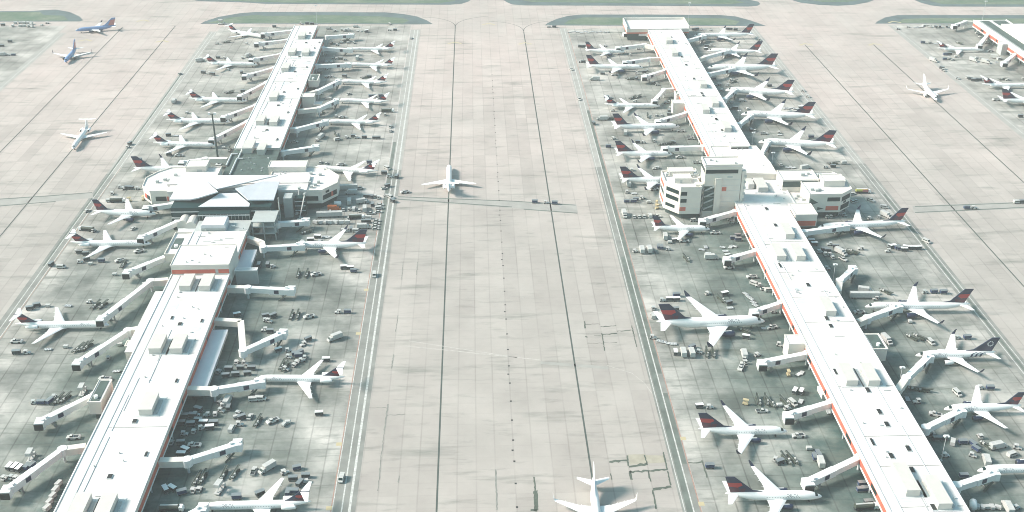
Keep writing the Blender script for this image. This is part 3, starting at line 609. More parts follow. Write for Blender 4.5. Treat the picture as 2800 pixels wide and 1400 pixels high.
for yy in (962, 905, 880, 846, 806, 777, 720, 450, 392): seam(lp, -158, -133.2, yy)
clutter(lp, -157, -136, 290, 520, 30, 10, 21); clutter(lp, -157, -136, 715, 950, 30, 10, 22); clutter(lp, -156, -136, 530, 550, 6, 15.5, 23); clutter(lp, -160, -135, 554, 592, 22, 10, 24)

# cross building in the middle of the left pier: two octagons joined by a long bar
def windows_on(root, p, q_, specs):
    for f0, f1, z0, z1, m in specs: part(face_panel(MB(), p, q_, f0, f1, z0, z1), 'window' if m == 'glass' else 'red_panel', m, root)
cb = thing('terminal_annex', (-148, 645, 0)); tag(cb, 'cream annex with faceted ends and dark window bands, crossing the left pier', 'building')
octl = [(-206.8, 639.5), (-200.4, 631.5), (-164, 631.5), (-164, 651.2), (-164, 668), (-196, 668), (-203, 661), (-207.8, 652)]
octr = [(-112, 629.3), (-95.5, 629.3), (-87.0, 640.5), (-87.0, 651), (-94.3, 661), (-103.7, 666), (-130, 666), (-130, 629.3)]
for poly in (octl, octr[::1]): block(cb, poly, 4.2, 12.6, parapet=.7)
for p0, p1, sp in (((-200.4, 631.5), (-164, 631.5), [(.08, .26, 6.2, 9.2, 'glass'), (.27, .31, 6.2, 9.2, 'red'), (.315, .40, 6.2, 9.2, 'glass')]), ((-206.8, 639.5), (-200.4, 631.5), [(.15, .45, 6, 9, 'red'), (.46, .9, 6, 9, 'glass')]),
                   ((-112, 629.3), (-95.5, 629.3), [(.05, .3, 6, 9, 'glass'), (.3, .42, 6, 9, 'red'), (.42, .86, 6, 9, 'glass')]), ((-95.5, 629.3), (-87, 640.5), [(.05, .58, 6, 9, 'glass'), (.58, .7, 6, 9, 'red'), (.7, .93, 6, 9, 'glass'), (.25, .47, 9.8, 11.2, 'glass')])):
    windows_on(cb, p0, p1, sp)
part(MB().box((-148, 645, 13.4), (87, 12, 1.4)), 'bar_roof', 'roof', cb); part(MB().box((-147, 634, 12.9), (85, 10.2, 1.3)), 'lower_bar_roof', 'roof', cb)
part(MB().box((-148, 640, 8.4), (82, 20, 8.4)), 'bar_wall', 'lgrey', cb)
block(cb, rect(-185.2, 661.8, -172.2, 672.5), 4, 16, parapet=.3, name='plant_wall'); block(cb, rect(-132.4, 659.2, -108.8, 669.4), 4, 16, parapet=.3, name='plant_wall')
part(face_panel(MB(), (-185.2, 661.8), (-172.2, 661.8), .55, .78, 11.6, 14), 'louvre', 'grey', cb)
for x, y in ((-195, 648), (-199, 645), (-192.5, 647), (-190, 655), (-104, 640), (-100, 637), (-98.5, 641), (-102, 634), (-105, 655), (-99, 653)):
    part(MB().box((x, y, 13.4), (1.7, 1.9, 1.6)), 'roof_vent', 'grey', cb)
clutter(cb, -128, -96, 653, 664, 8, 12.6, 31)

# folded-metal pavilion over the glass hall
pv = thing('pavilion', (-150, 618, 0)); tag(pv, 'pavilion with four folded white metal roof planes over a dark glass hall', 'building')
def plate(pts, th=.7):
    P = [at(x, y, z) for x, y, z in pts]; n = len(P)
    return MB().add([tuple(p) for p in P] + [(p.x, p.y, p.z - th) for p in P], [tuple(range(n)), tuple(range(2 * n - 1, n - 1, -1))] + [(i, i + n, (i + 1) % n + n, (i + 1) % n) for i in range(n)])
for pts in ([(543.5, 478.7, 20), (760, 478.7, 20), (592, 517, 19)], [(490, 497, 18), (562, 494, 20), (596, 524, 21), (540, 541, 18), (521, 545, 17), (463, 545, 16)],
            [(764.6, 496, 17), (718, 496, 18.5), (643.5, 515, 20.5), (678.4, 546, 18), (748.3, 546, 16)], [(540, 566.2, 14.5), (681, 565.6, 14.5), (683, 556, 15.5), (648, 527, 18.5), (600, 529, 18.5)]):
    part(plate(pts), 'roof_plane', 'tent', pv)
part(MB().prism(rect(-181, 603, -122, 629), 0, 14.6), 'glass_hall', 'teal', pv)
part(MB().prism(rect(-164, 597.5, -134, 603), 0, 12.8), 'front_hall', 'teal', pv)
for z in (4.2, 8.2, 12.0):
    b = MB(); b.box((-149, 597.3, z), (30.4, .3, .5)); b.box((-172.5, 602.8, z), (17, .3, .5)); b.box((-128, 602.8, z), (12, .3, .5)); part(b, 'floor_edge', 'lgrey', pv)
b = MB()
for i in range(15): b.box((-163.5 + i * 2.1, 597.4, 6.4), (.22, .2, 12.4))
part(b, 'mullions', 'grey', pv)
part(MB().box((-153, 626, 15.2), (50, 5, 1.2)), 'gutter', 'grey', pv)
part(MB().box((-152, 619.5, 15.0), (3.4, 2.2, 1.6)), 'roof_lamp_box', 'yellow', pv)
# tarpaulin shelter, vaulted sheds, blue chute in the yard in front of it
sh = thing('site_shelter', (-151.5, 587.5, 9.2)); tag(sh, 'white tarpaulin site shelter on the roof in front of the glass hall', 'shelter')
part(MB().loft([[(-159, y, 9.2), (-145, y, 9.2), (-145, y, 12.6), (-145.6, y, 13.4), (-158.4, y, 13.4), (-159, y, 12.6)] for y in (581.6, 593)]), 'tarpaulin', 'tent', sh)
part(MB().box((-152, 581.4, 10.3), (13.6, .2, 2.2)), 'open_front', 'grey', sh)
for i, (x, y) in enumerate(((505, 604), (527, 608))):
    p = at(x, y, 8); t_ = thing('vaulted_shed', (p.x, p.y, 0)); tag(t_, 'grey-beige vaulted shed beside the left pier, %s one' % ('left' if i == 0 else 'right'), 'shed', 'vaulted sheds in the yard')
    MB().loft([[(3.4 * math.cos(R(a)), yy, 7.0 + 3.6 * math.sin(R(a))) for a in range(0, 181, 20)] + [(-3.4, yy, 0), (3.4, yy, 0)] for yy in (-5, 5)]).obj('vault', 'hvac', t_)
    MB().box((0, -5.05, 2.4), (3.2, .2, 4.6)).obj('door', 'dark', t_)
p = at(492, 622, 0); t_ = thing('rubble_chute', (p.x, p.y, 0)); tag(t_, 'tall blue rubble chute standing left of the vaulted sheds', 'chute')
MB().cyl((0, 0, 0), (0, 0, 10.5), 1.2, 12, 1.0).obj('tube', 'blue', t_); MB().box((0, .4, 10.7), (2.8, 2.4, .6)).obj('hopper', 'blue', t_)
# steel frame wing right of the glass hall
sf = thing('steel_frame_wing', (-122, 604, 0)); tag(sf, 'unfinished steel and concrete frame wing right of the glass hall', 'building')
b = MB()
for x in (-131, -124.5, -118):
    for yy in (588, 596, 603): b.box((x, yy, 6), (.6, .6, 12))
part(b, 'column', 'grey', sf)
for z in (4.2, 8.6, 11.8): part(MB().box((-124.5, 595.5, z), (13.6, 15.6, .45)), 'floor_slab', 'grey', sf)
part(MB().box((-129.2, 588.4, 6.3), (3.4, .2, 3.2)), 'opening', 'hole', sf); part(MB().box((-124.5, 598, 6), (12, .4, 11)), 'core_wall', 'deck', sf)
part(MB().box((-114.8, 622, 6.5), (5, 8, 13)), 'stair_tower', 'grey', sf); part(MB().box((-108, 624.5, 5.5), (6.5, 5, 11)), 'stair_tower', 'teal', sf)
for z in (3, 6, 9): part(MB().box((-108, 621.9, z), (6.6, .2, .5)), 'landing', 'lgrey', sf)
part(MB().cyl((-117.3, 603.5, 0), (-117.3, 603.5, 20), .35, 8), 'site_pole', 'grey', sf)

rp = thing('concourse_pier', (171, 640, 0)); tag(rp, 'long white-roofed concourse pier on the right with orange-red side panels', 'concourse', 'airport concourse piers')
pier_section(rp, 156, 186, 240, 598, seed=13)
pier_section(rp, 156, 185.6, 690.3, 979, seed=15)
pier_section(rp, 156.2, 192.0, 598.3, 646, z=9.9, seed=17)
block(rp, [(156.3, 646.2), (189.6, 642.3), (189.6, 662), (187, 690), (156.3, 690)], 4, 13.6, parapet=.5, name='upper_wall')
block(rp, rect(137, 979.3, 193.3, 1009), 6.4, 11, parapet=.0, name='end_wall')
b = MB()
for x0, y0, x1, y1 in ((137, 1008, 193.3, 1009.1), (136.8, 979.3, 137.6, 1009), (192.7, 979.3, 193.6, 1009)): b.box(((x0 + x1) / 2, (y0 + y1) / 2, 12.0), (x1 - x0, y1 - y0, 2.0))
part(b, 'screen_wall', 'cream', rp)
for a, b_ in (((137, 1009), (137, 979.3)), ((137, 979.3), (156, 979.3)), ((186, 979.3), (193.3, 979.3))): part(face_panel(MB(), a, b_, .02, .98, 6.5, 7.7), 'red_band', 'red', rp)
block(rp, rect(169.4, 686.0, 181.2, 693.6), 10, 15.2, parapet=.3, base=False, name='plant_wall'); part(face_panel(MB(), (169.4, 686), (181.2, 686), .0, .99, 13.0, 14.5), 'louvre', 'hole', rp)
block(rp, rect(187.2, 587.2, 200.2, 602.5), 4, 11.6, parapet=.3, name='front_wall'); part(face_panel(MB(), (187.2, 587.2), (200.2, 587.2), .05, .96, 4.4, 7.6), 'red_band', 'red', rp)
part(face_panel(MB(), (156.3, 646.2), (189.6, 642.3), .05, .98, 10.1, 10.5), 'seam', 'grey', rp)
wing(rp, q(1800, 180, K3, [(325, 800), (640, 800), (690, 880), (340, 880)]), 9.8)
wing(rp, q(2100, 700, K, [(165, 795), (345, 795), (400, 885), (215, 885)]), 9.8)
felt(rp, wing(rp, q(2100, 700, K, [(950, 785), (1110, 785), (1205, 937), (1060, 937)]), 9.8, z0=3), 9.8)
felt(rp, wing(rp, q(1800, 180, K3, [(395, 590), (510, 590), (540, 690), (410, 690)]), 8.0), 8.0)
for X0, Y0, k, x, y, L_, W_ in ((2100, 1050, K, 1385, 955, 17, 5.4), (2100, 1050, K, 1700, 1085, 17, 5.4), (2100, 700, K, 595, 505, 14, 5.2), (2100, 700, K, 800, 1190, 14, 5.2), (2100, 700, K, 1020, 1190, 14, 5.2),
                                (2100, 350, K, 190, 1030, 15, 5), (2080, 630, K, 175, 215, 15, 5), (2080, 630, K, 370, 215, 15, 5), (1880, 300, K3, 905, 390, 13, 5), (1800, 180, K3, 1310, 850, 13, 5), (1800, 180, K3, 1090, 1000, 13, 5), (1800, 180, K3, 1040, 430, 9, 5), (1660, 30, K3, 1440, 680, 12, 5.5), (1660, 30, K3, 1570, 965, 13, 5),
                                (1980, 400, K3, 600, 870, 9, 3.6), (1980, 400, K3, 850, 900, 15, 6)):
    hvac(rp, *cr(X0, Y0, k, x, y), L=L_, W=W_)
for X0, Y0, k, l in ((2100, 1050, K, [(1003, 60), (1120, 278), (1195, 405), (1240, 722), (1410, 648), (1450, 862), (1665, 1240)]), (2100, 700, K, [(403, 290), (590, 627), (632, 703)]), (1880, 300, K3, [(675, 225), (812, 483)]), (1800, 180, K3, [(835, 300), (1020, 643), (1055, 700), (1360, 1250)]), (1660, 30, K3, [(1500, 615), (1750, 1075), (1855, 1262)]), (2080, 470, K3, [(135, 865), (345, 1250)])):
    for x, y in l: hatch(rp, *cr(X0, Y0, k, x, y), w=1.6, l=3.4)
for X0, Y0, k, x, y in ((2100, 1050, K, 1050, 583), (2100, 700, K, 678, 1165), (2100, 700, K, 120, 95)): hatch(rp, *cr(X0, Y0, k, x, y), w=1.0, l=4.5)
for yy in (912, 874, 838, 800, 762, 728, 556, 520, 493, 468, 412, 375, 355, 330): seam(rp, 161, 185.6, yy)
clutter(rp, 162, 184, 320, 590, 34, 10, 41); clutter(rp, 162, 184, 700, 970, 40, 10, 42); clutter(rp, 160, 190, 600, 640, 16, 9.9, 43); clutter(rp, 160, 186, 650, 685, 8, 13.6, 44)
# ramp control tower and its faceted annex
ct = thing('control_tower', (147, 616, 0)); tag(ct, 'tall pale control tower block with a dark window band near its top', 'tower')
part(MB().prism(rect(136.6, 610.2, 158.6, 622.4), 0, 33.2), 'shaft', 'cream', ct); part(MB().prism(rect(136.2, 609.8, 159.0, 622.8), 33.2, 33.9), 'roof', 'roof', ct)
b = MB()
for x0, y0, x1, y1 in ((136.2, 609.8, 159, 610.3), (136.2, 622.3, 159, 622.8), (136.2, 610.3, 136.7, 622.3), (158.5, 610.3, 159, 622.3)): b.box(((x0 + x1) / 2, (y0 + y1) / 2, 34.3), (x1 - x0, y1 - y0, .8))
part(b, 'parapet', 'cream', ct)
for p0, p1 in (((136.6, 610.2), (158.6, 610.2)), ((136.6, 622.4), (136.6, 610.2))): part(face_panel(MB(), p0, p1, .02, .90, 28.8, 31.2), 'window_band', 'glass', ct)
part(face_panel(MB(), (136.6, 610.2), (158.6, 610.2), .50, .62, 17.2, 19.8), 'red_panel', 'red', ct); part(face_panel(MB(), (136.6, 610.2), (158.6, 610.2), .62, .76, 26.0, 27.0), 'vent_grille', 'grey', ct)
part(MB().box((144.8, 609.5, 13), (3.6, 1.4, 26)), 'buttress', 'cream', ct)
b = MB()
for i in range(8): b.box((147.6, 610.13, 3 + i * 3.6), (22, .1, .12))
part(b, 'joint_line', 'lgrey', ct)
part(MB().box((160.2, 611.8, 15), (2.4, 3.0, 30)), 'service_shaft', 'cream', ct)
b = MB()
for i in range(7): b.box((161.2, 610.2, 4 + i * 3.8), (1.4, .3, 1.6))
part(b, 'shaft_opening', 'grey', ct)
for x, y in ((141, 618), (144, 616), (155, 613)): part(MB().box((x, y, 34.4), (1.0, 1.0, .9)), 'roof_vent', 'grey', ct)
part(MB().cyl((147.5, 617, 33.9), (147.5, 617, 38.5), .08, 6), 'antenna', 'grey', ct)
# recessed stair between annex and tower
part(face_panel(MB(), (136.7, 610.2), (143.0, 610.2), .0, 1, 4.2, 20.5), 'stair_recess', 'deck', ct)
for i in range(4): part(MB().beam((137.0, 609.7, 6.0 + i * 4.1), (142.8, 609.7, 8.6 + i * 4.1), .6, .9, .9), 'stair_flight', 'grey', ct)
part(MB().box((136.2, 612.5, 11), (.5, 4, 22)), 'stair_wall', 'cream', ct)
hx = thing('terminal_annex', (126, 618, 0)); tag(hx, 'four-storey faceted cream annex left of the control tower', 'building')
hp = [(113.8, 632), (113.8, 616), (121.9, 606.6), (134.5, 606.6), (134.5, 620), (136, 620), (136, 635), (122, 635)]
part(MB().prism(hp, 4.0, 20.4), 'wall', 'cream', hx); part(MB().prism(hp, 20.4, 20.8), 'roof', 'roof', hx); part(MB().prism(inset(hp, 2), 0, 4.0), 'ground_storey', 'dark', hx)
b = MB()
for i in range(len(hp)):
    a, c = hp[i], hp[(i + 1) % len(hp)]; ia, ic = inset(hp, .5)[i], inset(hp, .5)[(i + 1) % len(hp)]
    b.add([(*a, 20.8), (*c, 20.8), (*ic, 20.8), (*ia, 20.8), (*a, 21.8), (*c, 21.8), (*ic, 21.8), (*ia, 21.8)], [(4, 5, 6, 7), (0, 1, 5, 4), (2, 3, 7, 6)])
part(b, 'parapet', 'cream', hx)
for p0, p1, sp in ((hp[1], hp[2], [(.12, .9, 16.5, 19, 'glass'), (.12, .9, 11.8, 14.3, 'glass'), (.12, .7, 6.6, 8.6, 'glass')]), (hp[2], hp[3], [(.03, .32, 16.2, 18.6, 'glass'), (.03, .32, 11.6, 14, 'glass'), (.0, .3, 6.2, 8.6, 'red')]), (hp[0], hp[1], [(.1, .9, 16.5, 18.8, 'red'), (.1, .9, 11.8, 14.2, 'glass'), (.1, .9, 6.4, 8.6, 'red')])):
    windows_on(hx, p0, p1, sp)
b = MB()
for z in (7.4, 10.6, 15.2): b.box((128.2, 606.55, z), (12.4, .1, .12))
part(b, 'joint_line', 'lgrey', hx)
block(hx, rect(119.5, 614.5, 129.5, 621.5), 20.8, 24.0, parapet=.2, base=False, name='plant_wall'); part(face_panel(MB(), (119.5, 614.5), (129.5, 614.5), .33, .46, 20.9, 23), 'door', 'grey', hx)
block(hx, rect(118, 626, 133, 632.5), 20.8, 23.6, parapet=.2, base=False, name='plant_wall')
part(MB().box((133.6, 611, 20.9), (4.5, 4, 2.8)), 'stair_head', 'cream', hx)
for x, y in ((131.5, 623.5), (134, 624), (117.5, 628), (116.5, 625)): part(MB().box((x, y, 21.8), (1.6, 1.4, 2.0)), 'roof_vent', 'grey', hx)
for i in range(4):
    a = Vector((134.9, 609.0, 4 + i * 4.4)); part(MB().beam(a, a + Vector((1.4, .0, 3.4)), 2.4, .5, .5), 'stair_flight', 'grey', hx)
hy = thing('terminal_annex', (210, 622, 0)); tag(hy, 'faceted cream annex with a red panel right of the right pier', 'building')
yp = [(200.4, 606.3), (219.8, 606.3), (228, 613.6), (228.5, 631), (223.5, 639.5), (199.8, 639.5)]
block(hy, yp, 4, 15.6, parapet=.7)
for p0, p1, sp in (((200.4, 606.3), (219.8, 606.3), [(.57, .97, 11.2, 13.8, 'glass'), (.55, .95, 5.2, 8.0, 'red')]), ((219.8, 606.3), (228, 613.6), [(.08, .92, 10.6, 13.6, 'glass'), (.06, .9, 5, 8.2, 'glass'), (.3, .55, 8.8, 10.2, 'glass')])): windows_on(hy, p0, p1, sp)
b = MB()
for i in range(2): b.add([(201 + 5 * i, 606.2, 13.5 - 6 * i), (206 + 4 * i, 606.2, 10.5 - 4 * i), (201 + 5 * i, 606.2, 8.5 - 3 * i)], [(0, 1, 2)])
part(b, 'stair_opening', 'deck', hy)
block(hy, rect(212, 618, 225, 628), 15.6, 19.4, parapet=.3, base=False, name='plant_wall')
block(hy, rect(188.9, 625.8, 211, 641), 4, 16.6, parapet=.6, name='link_wall'); part(face_panel(MB(), (188.9, 625.8), (211, 625.8), .0, .99, 12.2, 16.0), 'louvre', 'deck', hy)
block(hy, rect(192.2, 607, 200.2, 625.5), 4, 9.0, parapet=.2, name='low_wall')
for x, y, s in ((203, 633, 2.4), (207, 635, 1.6), (214, 634, 2.6), (217.5, 633, 2.6), (220, 631, 2.8), (215, 630.5, 2.2), (223, 632, 2.4), (203.5, 613, 2.0), (206, 611.5, 1.8), (208, 612.5, 1.8), (195, 615, 1.6), (197, 618, 2.0), (199, 613, 1.8)):
    z = 15.6 if x > 211 or y < 625 else 16.6
    if x < 200: z = 9
    part(MB().box((x, y, z + s * .35), (s, s * .8, s * .7)), 'roof_vent', 'grey', hy)
# third pier at the right edge
fp = thing('concourse_pier', (476, 930, 0)); tag(fp, 'third concourse pier at the upper right corner with pink-red panels', 'concourse', 'airport concourse piers')
pier_section(fp, 461.5, 492, 700, 1000, seed=19)
part(MB().box((470, 950, 10.08), (9, 95, .16)), 'roof_felt', 'deck', fp); part(MB().box((484, 990, 10.08), (12, 16, .16)), 'roof_felt', 'deck', fp)
block(fp, rect(475, 700, 520, 972), 10, 14, parapet=.4, base=False, name='upper_wall')
block(fp, rect(456.5, 925, 461.4, 934), 0, 9.8, parapet=.2, name='stair_wall', wallm='grey')

for rt, xx, spans in ((lp, (-156, -149.5, -139), ((270, 520), (720, 955))), (rp, (164.5, 171, 179), ((300, 590), (700, 970)))):
    rr = random.Random(int(abs(xx[0])))
    for y0, y1 in spans:
        for i in range(9):
            x = rr.choice(xx) + rr.uniform(-1, 1); a = rr.uniform(y0, y1 - 40); l = rr.uniform(12, 38)
            part(MB().box((x, a + l / 2, 10.12), (.28, l, .24)), 'pipe_run', 'lgrey', rt)
            if i % 2: part(MB().box((rr.choice(xx), rr.uniform(y0, y1), 10.03), (rr.uniform(4, 9), rr.uniform(3, 8), .06)), 'roof_patch', 'lgrey', rt)

# ------------------------------------------------------------------ jet bridges
NB = {}
def jet_bridge(side, pts, extra=''):
    """pts: roof centre line in the photo from the concourse wall to the cab"""
    zs = [7.0] * (len(pts) - 1) + [5.9]
    P = [at(x, y, z) for (x, y), z in zip(pts, zs)]
    piv = P[-2]; root = thing('jet_bridge', (piv.x, piv.y, 0))
    for a, b_ in zip(P[:-2], P[1:-1]): part(MB().beam(a, b_, 3.2, 3.1, 3.1), 'walkway', 'cream', root)
    A, B = P[-2], P[-1]; d = B - A; L = d.length; u = d.normalized(); h = Vector((u.x, u.y, 0)).normalized(); qv = Vector((-h.y, h.x, 0))
    part(MB().cyl((A.x, A.y, 3.7), (A.x, A.y, 7.2), 2.1, 14), 'rotunda', 'bridge', root)
    part(MB().cyl((A.x, A.y, 0), (A.x, A.y, 3.7), .55, 10), 'support_column', 'lgrey', root)
    for p in P[1:-2]: part(MB().cyl((p.x, p.y, 0), (p.x, p.y, 4), .45, 8), 'support_column', 'lgrey', root)
    m = A + d * .52
    lo = Vector((0, 0, .16))
    part(MB().beam(A + h * 1.2, m + h * .6, 2.75, 2.75, 2.75), 'inner_tunnel', 'bridge', root)
    tn = part(MB().beam(m - lo * 0 + Vector((0, 0, .14)), B + Vector((0, 0, .14)), 3.2, 3.05, 3.05), 'outer_tunnel', 'bridge', root)
    for s in (1, -1):
        c = A + d * .70 + qv * (s * 1.63) + Vector((0, 0, -1.35))
        part(MB().beam(c - h * 1.25 + Vector((0, 0, 1.05)), c + h * 1.25 + Vector((0, 0, 1.05)), .1, 2.1, 2.1), 'display_panel', 'navy', tn)
    fy = -1 if h.x < 0 else 1          # the cab turns to the aircraft's left-hand door
    cab = part(MB().box((B.x + h.x * .8, B.y + fy * 1.0, B.z - 1.45), (4.0, 5.0, 3.5), rnd.uniform(-.1, .1)), 'cab', 'bridge', root)
    part(MB().box((B.x + h.x * .8, B.y + fy * 3.75, B.z - 1.6), (3.7, .6, 2.9)), 'canopy', 'hole', cab)
    part(MB().box((B.x + h.x * .8 + 1.3, B.y + fy * 1.0, B.z + .55), (1.0, 1.3, .5)), 'roof_unit', 'lgrey', cab)
    g = A + d * .82; g.z = 0
    b = MB()
    for s in (1, -1):
        b.beam(g + qv * s * 1.5 + Vector((0, 0, B.z - 2.6)), g + qv * s * 1.5 + h * .02 + Vector((0, 0, B.z - 2.6)) + h * .7, .5, B.z - 3.2, B.z - 3.2)
        b.cyl(g + qv * (s * 1.1 - .25) + Vector((0, 0, .55)), g + qv * (s * 1.1 + .25) + Vector((0, 0, .55)), .55, 12)
    b.cyl(g + qv * 1.4 + Vector((0, 0, .55)), g - qv * 1.4 + Vector((0, 0, .55)), .2, 8); part(b, 'drive_column', 'steel', root)
    a = A + d * .93 - qv * 1.9; a.z = B.z - 2.6; e = a - h * 4.6 - qv * .4; e.z = .2
    part(MB().beam(a, e, 1.0, .3, .3), 'service_stair', 'olive', root)
    b = MB(); c = A + d * .93
    b.box((c.x + qv.x * .6, c.y + qv.y * .6, c.z + .6), (1.3, 1.0, .9), math.atan2(h.y, h.x)); part(b, 'air_conditioner', 'white', tn)
    n = NB[side] = NB.get(side, -1) + 1
    kind = 'elbowed white jet bridge' if len(pts) > 2 else 'straight white jet bridge'
    tag(root, '%s, %s one down %s%s' % (kind, ORD[n], side, extra), 'jet bridge', 'jet bridges at the gates')
for side, lst in (
 ("the left pier's left side", [[(799.5, 82), (722, 91)], [(784.4, 107.7), (705, 117)], [(769, 146), (690, 161)], [(748, 184), (671, 205.5)], [(730, 223), (658, 260.5)], [(699, 286), (614, 317.6)], [(677, 330), (581, 379)], [(622, 432), (561, 432), (501, 442)],
    [(473, 555), (404, 565)], [(486, 603), (390, 646)], [(474, 690), (351, 740.8)], [(459, 762), (411, 766), (279, 868)], [(399.5, 891), (349, 901), (216, 987)], [(261, 1074.5), (115, 1147)], [(233.7, 1217), (170, 1226), (23, 1333)]]),
 ("the left pier's right side", [[(894, 98), (960, 94)], [(882, 129), (956, 134)], [(863, 176.6), (951, 174)], [(828, 256), (869, 246), (924, 220)], [(814, 300), (871, 294), (918, 273)], [(791, 350), (810, 350), (888, 331)], [(772, 412.7), (862, 400)],
    [(728, 611), (757, 608), (833, 603)], [(677, 646.5), (716, 660), (719, 674), (820, 669)], [(621.7, 783), (676, 784.4), (791, 791)], [(581.5, 872), (658, 876), (664, 957), (769, 910)], [(508, 1060), (584, 1062), (708, 1043)], [(429, 1257), (511, 1255), (643, 1214)], [(420, 1432), (490, 1420), (548, 1391)]]),
 ("the right pier's left side", [[(1773, 89.4), (1712, 89.4)], [(1792.8, 127), (1762, 120), (1692, 129)], [(1806.7, 157), (1776, 158), (1711, 168)], [(1819.8, 190), (1763, 208)], [(1843, 241), (1815.8, 243), (1790, 273)], [(1877, 307), (1801, 329)], [(1924, 399), (1820, 402)],
    [(2011, 575.5), (1923, 600)], [(2065.8, 684), (1991, 705)], [(2138, 825), (2065, 849)], [(2208.7, 963.6), (2087, 988)], [(2276.6, 1096), (2159, 1131)], [(2352.7, 1247), (2213, 1313)]]),
 ("the right pier's right side", [[(1877.8, 109), (1924, 97)], [(1911, 160), (1930, 153), (1990, 137)], [(1939.4, 199.7), (2004, 186)], [(1981.5, 269), (2008, 245)], [(2022, 337), (2053, 314)], [(2081.5, 420), (2099, 387)], [(2200.5, 631), (2310, 616)],
    [(2293, 795), (2296, 765), (2332, 734)], [(2347, 876.6), (2371.7, 866), (2454, 837)], [(2453, 1066), (2478, 1031), (2539, 973)], [(2532, 1167), (2625, 1122)], [(2616, 1325), (2715, 1293)]]),
 ("the far right pier", [[(2669, 58), (2640, 57), (2610, 68)], [(2702.6, 90.6), (2678, 122)], [(2784, 140.6), (2746, 170)]])):
    for pts in lst: jet_bridge(side, pts)

# ------------------------------------------------------------------ vehicles and ground equipment
def wheels(root, xs, w, r=.38, name='wheel'):
    for x in xs:
        for s in (1, -1): MB().cyl((x, s * w - .13, r), (x, s * w + .13, r), r, 10).obj(name, 'rubber', root)
def side_loft(prof, w, w2=None):
    """profile in x,z swept across width w"""
    w2 = w2 or w
    return MB().loft([[(x, -w / 2, z) for x, z in prof], [(x, w / 2, z) for x, z in prof]])
def v_tug():
    r = thing('baggage_tug'); side_loft([(1.6, .35), (1.6, .85), (.5, 1.0), (.4, .75), (-.5, .7), (-1.5, .85), (-1.5, .35)], 1.5).obj('body', 'vwhite', r)
    b = MB().box((-.45, 0, 1.95), (1.7, 1.5, .12))
    for x in (.35, -1.2):
        for s in (.68, -.68): b.box((x, s, 1.4), (.07, .07, 1.1))
    b.obj('canopy', 'vwhite', r); MB().box((-.7, 0, .95), (.5, 1.1, .5)).obj('seat', 'cartd', r); wheels(r, (1.0, -1.0), .7); return r
def v_tugd():
    r = v_tug()
    for c in r.children:
        if c.name.startswith(('body', 'canopy')) and 'post' not in c.name: c.data.materials[0] = M['grey']
    return r
def v_cart(m='cartd', top='steel'):
    r = thing('baggage_cart'); MB().box((0, 0, .55), (3.6, 1.7, .14)).obj('bed', 'steel', r)
    MB().box((0, 0, 1.3), (3.3, 1.6, 1.36)).obj('curtain', m, r); MB().box((0, 0, 2.06), (3.6, 1.75, .1)).obj('roof', top, r)
    MB().box((2.4, 0, .45), (1.3, .1, .08)).obj('drawbar', 'steel', r); wheels(r, (1.2, -1.2), .7, .28); return r
def v_cartn(): return v_cart('cartn')
def v_cartw(): return v_cart('cartd', 'white')
def v_dolly():
    r = thing('flat_dolly'); MB().box((0, 0, .52), (3.3, 1.8, .12)).obj('bed', 'lgrey', r); b = MB()
    for i in range(5): b.cyl((-1.4 + i * .7, -.8, .64), (-1.4 + i * .7, .8, .64), .07, 6)
    b.obj('rollers', 'steel', r); MB().box((2.2, 0, .45), (1.2, .1, .08)).obj('drawbar', 'steel', r); wheels(r, (1.1, -1.1), .7, .25); return r
def v_loader():
    r = thing('belt_loader'); side_loft([(3.2, .4), (3.2, .9), (-3.0, .9), (-3.0, .4)], 1.6).obj('chassis', 'olive', r)
    MB().beam((-4.4, .2, 1.0), (4.4, .2, 2.1), .95, .28, .28).obj('conveyor', 'olive', r); b = MB()
    for s in (-.32, .72): b.beam((-4.2, s, 1.25), (4.2, s, 2.35), .06, .1, .1)
    b.obj('side_rail', 'steel', r); MB().box((-1.2, -.55, 1.35), (.9, .6, .9)).obj('cab', 'vwhite', r); MB().box((-2.7, -.2, 1.0), (.8, 1.1, .45)).obj('engine_cover', 'vwhite', r); wheels(r, (2.1, -2.1), .75); return r
def v_van(m='vwhite'):
    r = thing('van'); side_loft([(2.6, .4), (2.6, 1.0), (1.9, 1.2), (1.3, 2.05), (-2.5, 2.1), (-2.6, .4)], 1.95).obj('body', m, r)
    MB().add([(1.93, -.85, 1.24), (1.93, .85, 1.24), (1.36, .8, 2.0), (1.36, -.8, 2.0)], [(0, 1, 2, 3)]).obj('windscreen', 'glass', r)
    for s in (1, -1): MB().box((-.5, s * .97, 1.6), (3.3, .04, .5)).obj('side_window', 'glass', r)
    wheels(r, (1.7, -1.6), .9, .36); return r
def v_car():
    r = thing('car'); side_loft([(2.2, .35), (2.2, .75), (1.1, .92), (-1.6, .95), (-2.2, .85), (-2.2, .35)], 1.8).obj('body', 'vwhite', r)
    side_loft([(1.05, .92), (.45, 1.4), (-1.2, 1.42), (-1.85, .95)], 1.62).obj('cabin_glass', 'glass', r); MB().box((-.4, 0, 1.45), (1.6, 1.45, .07)).obj('roof', 'vwhite', r); wheels(r, (1.35, -1.35), .8, .33); return r
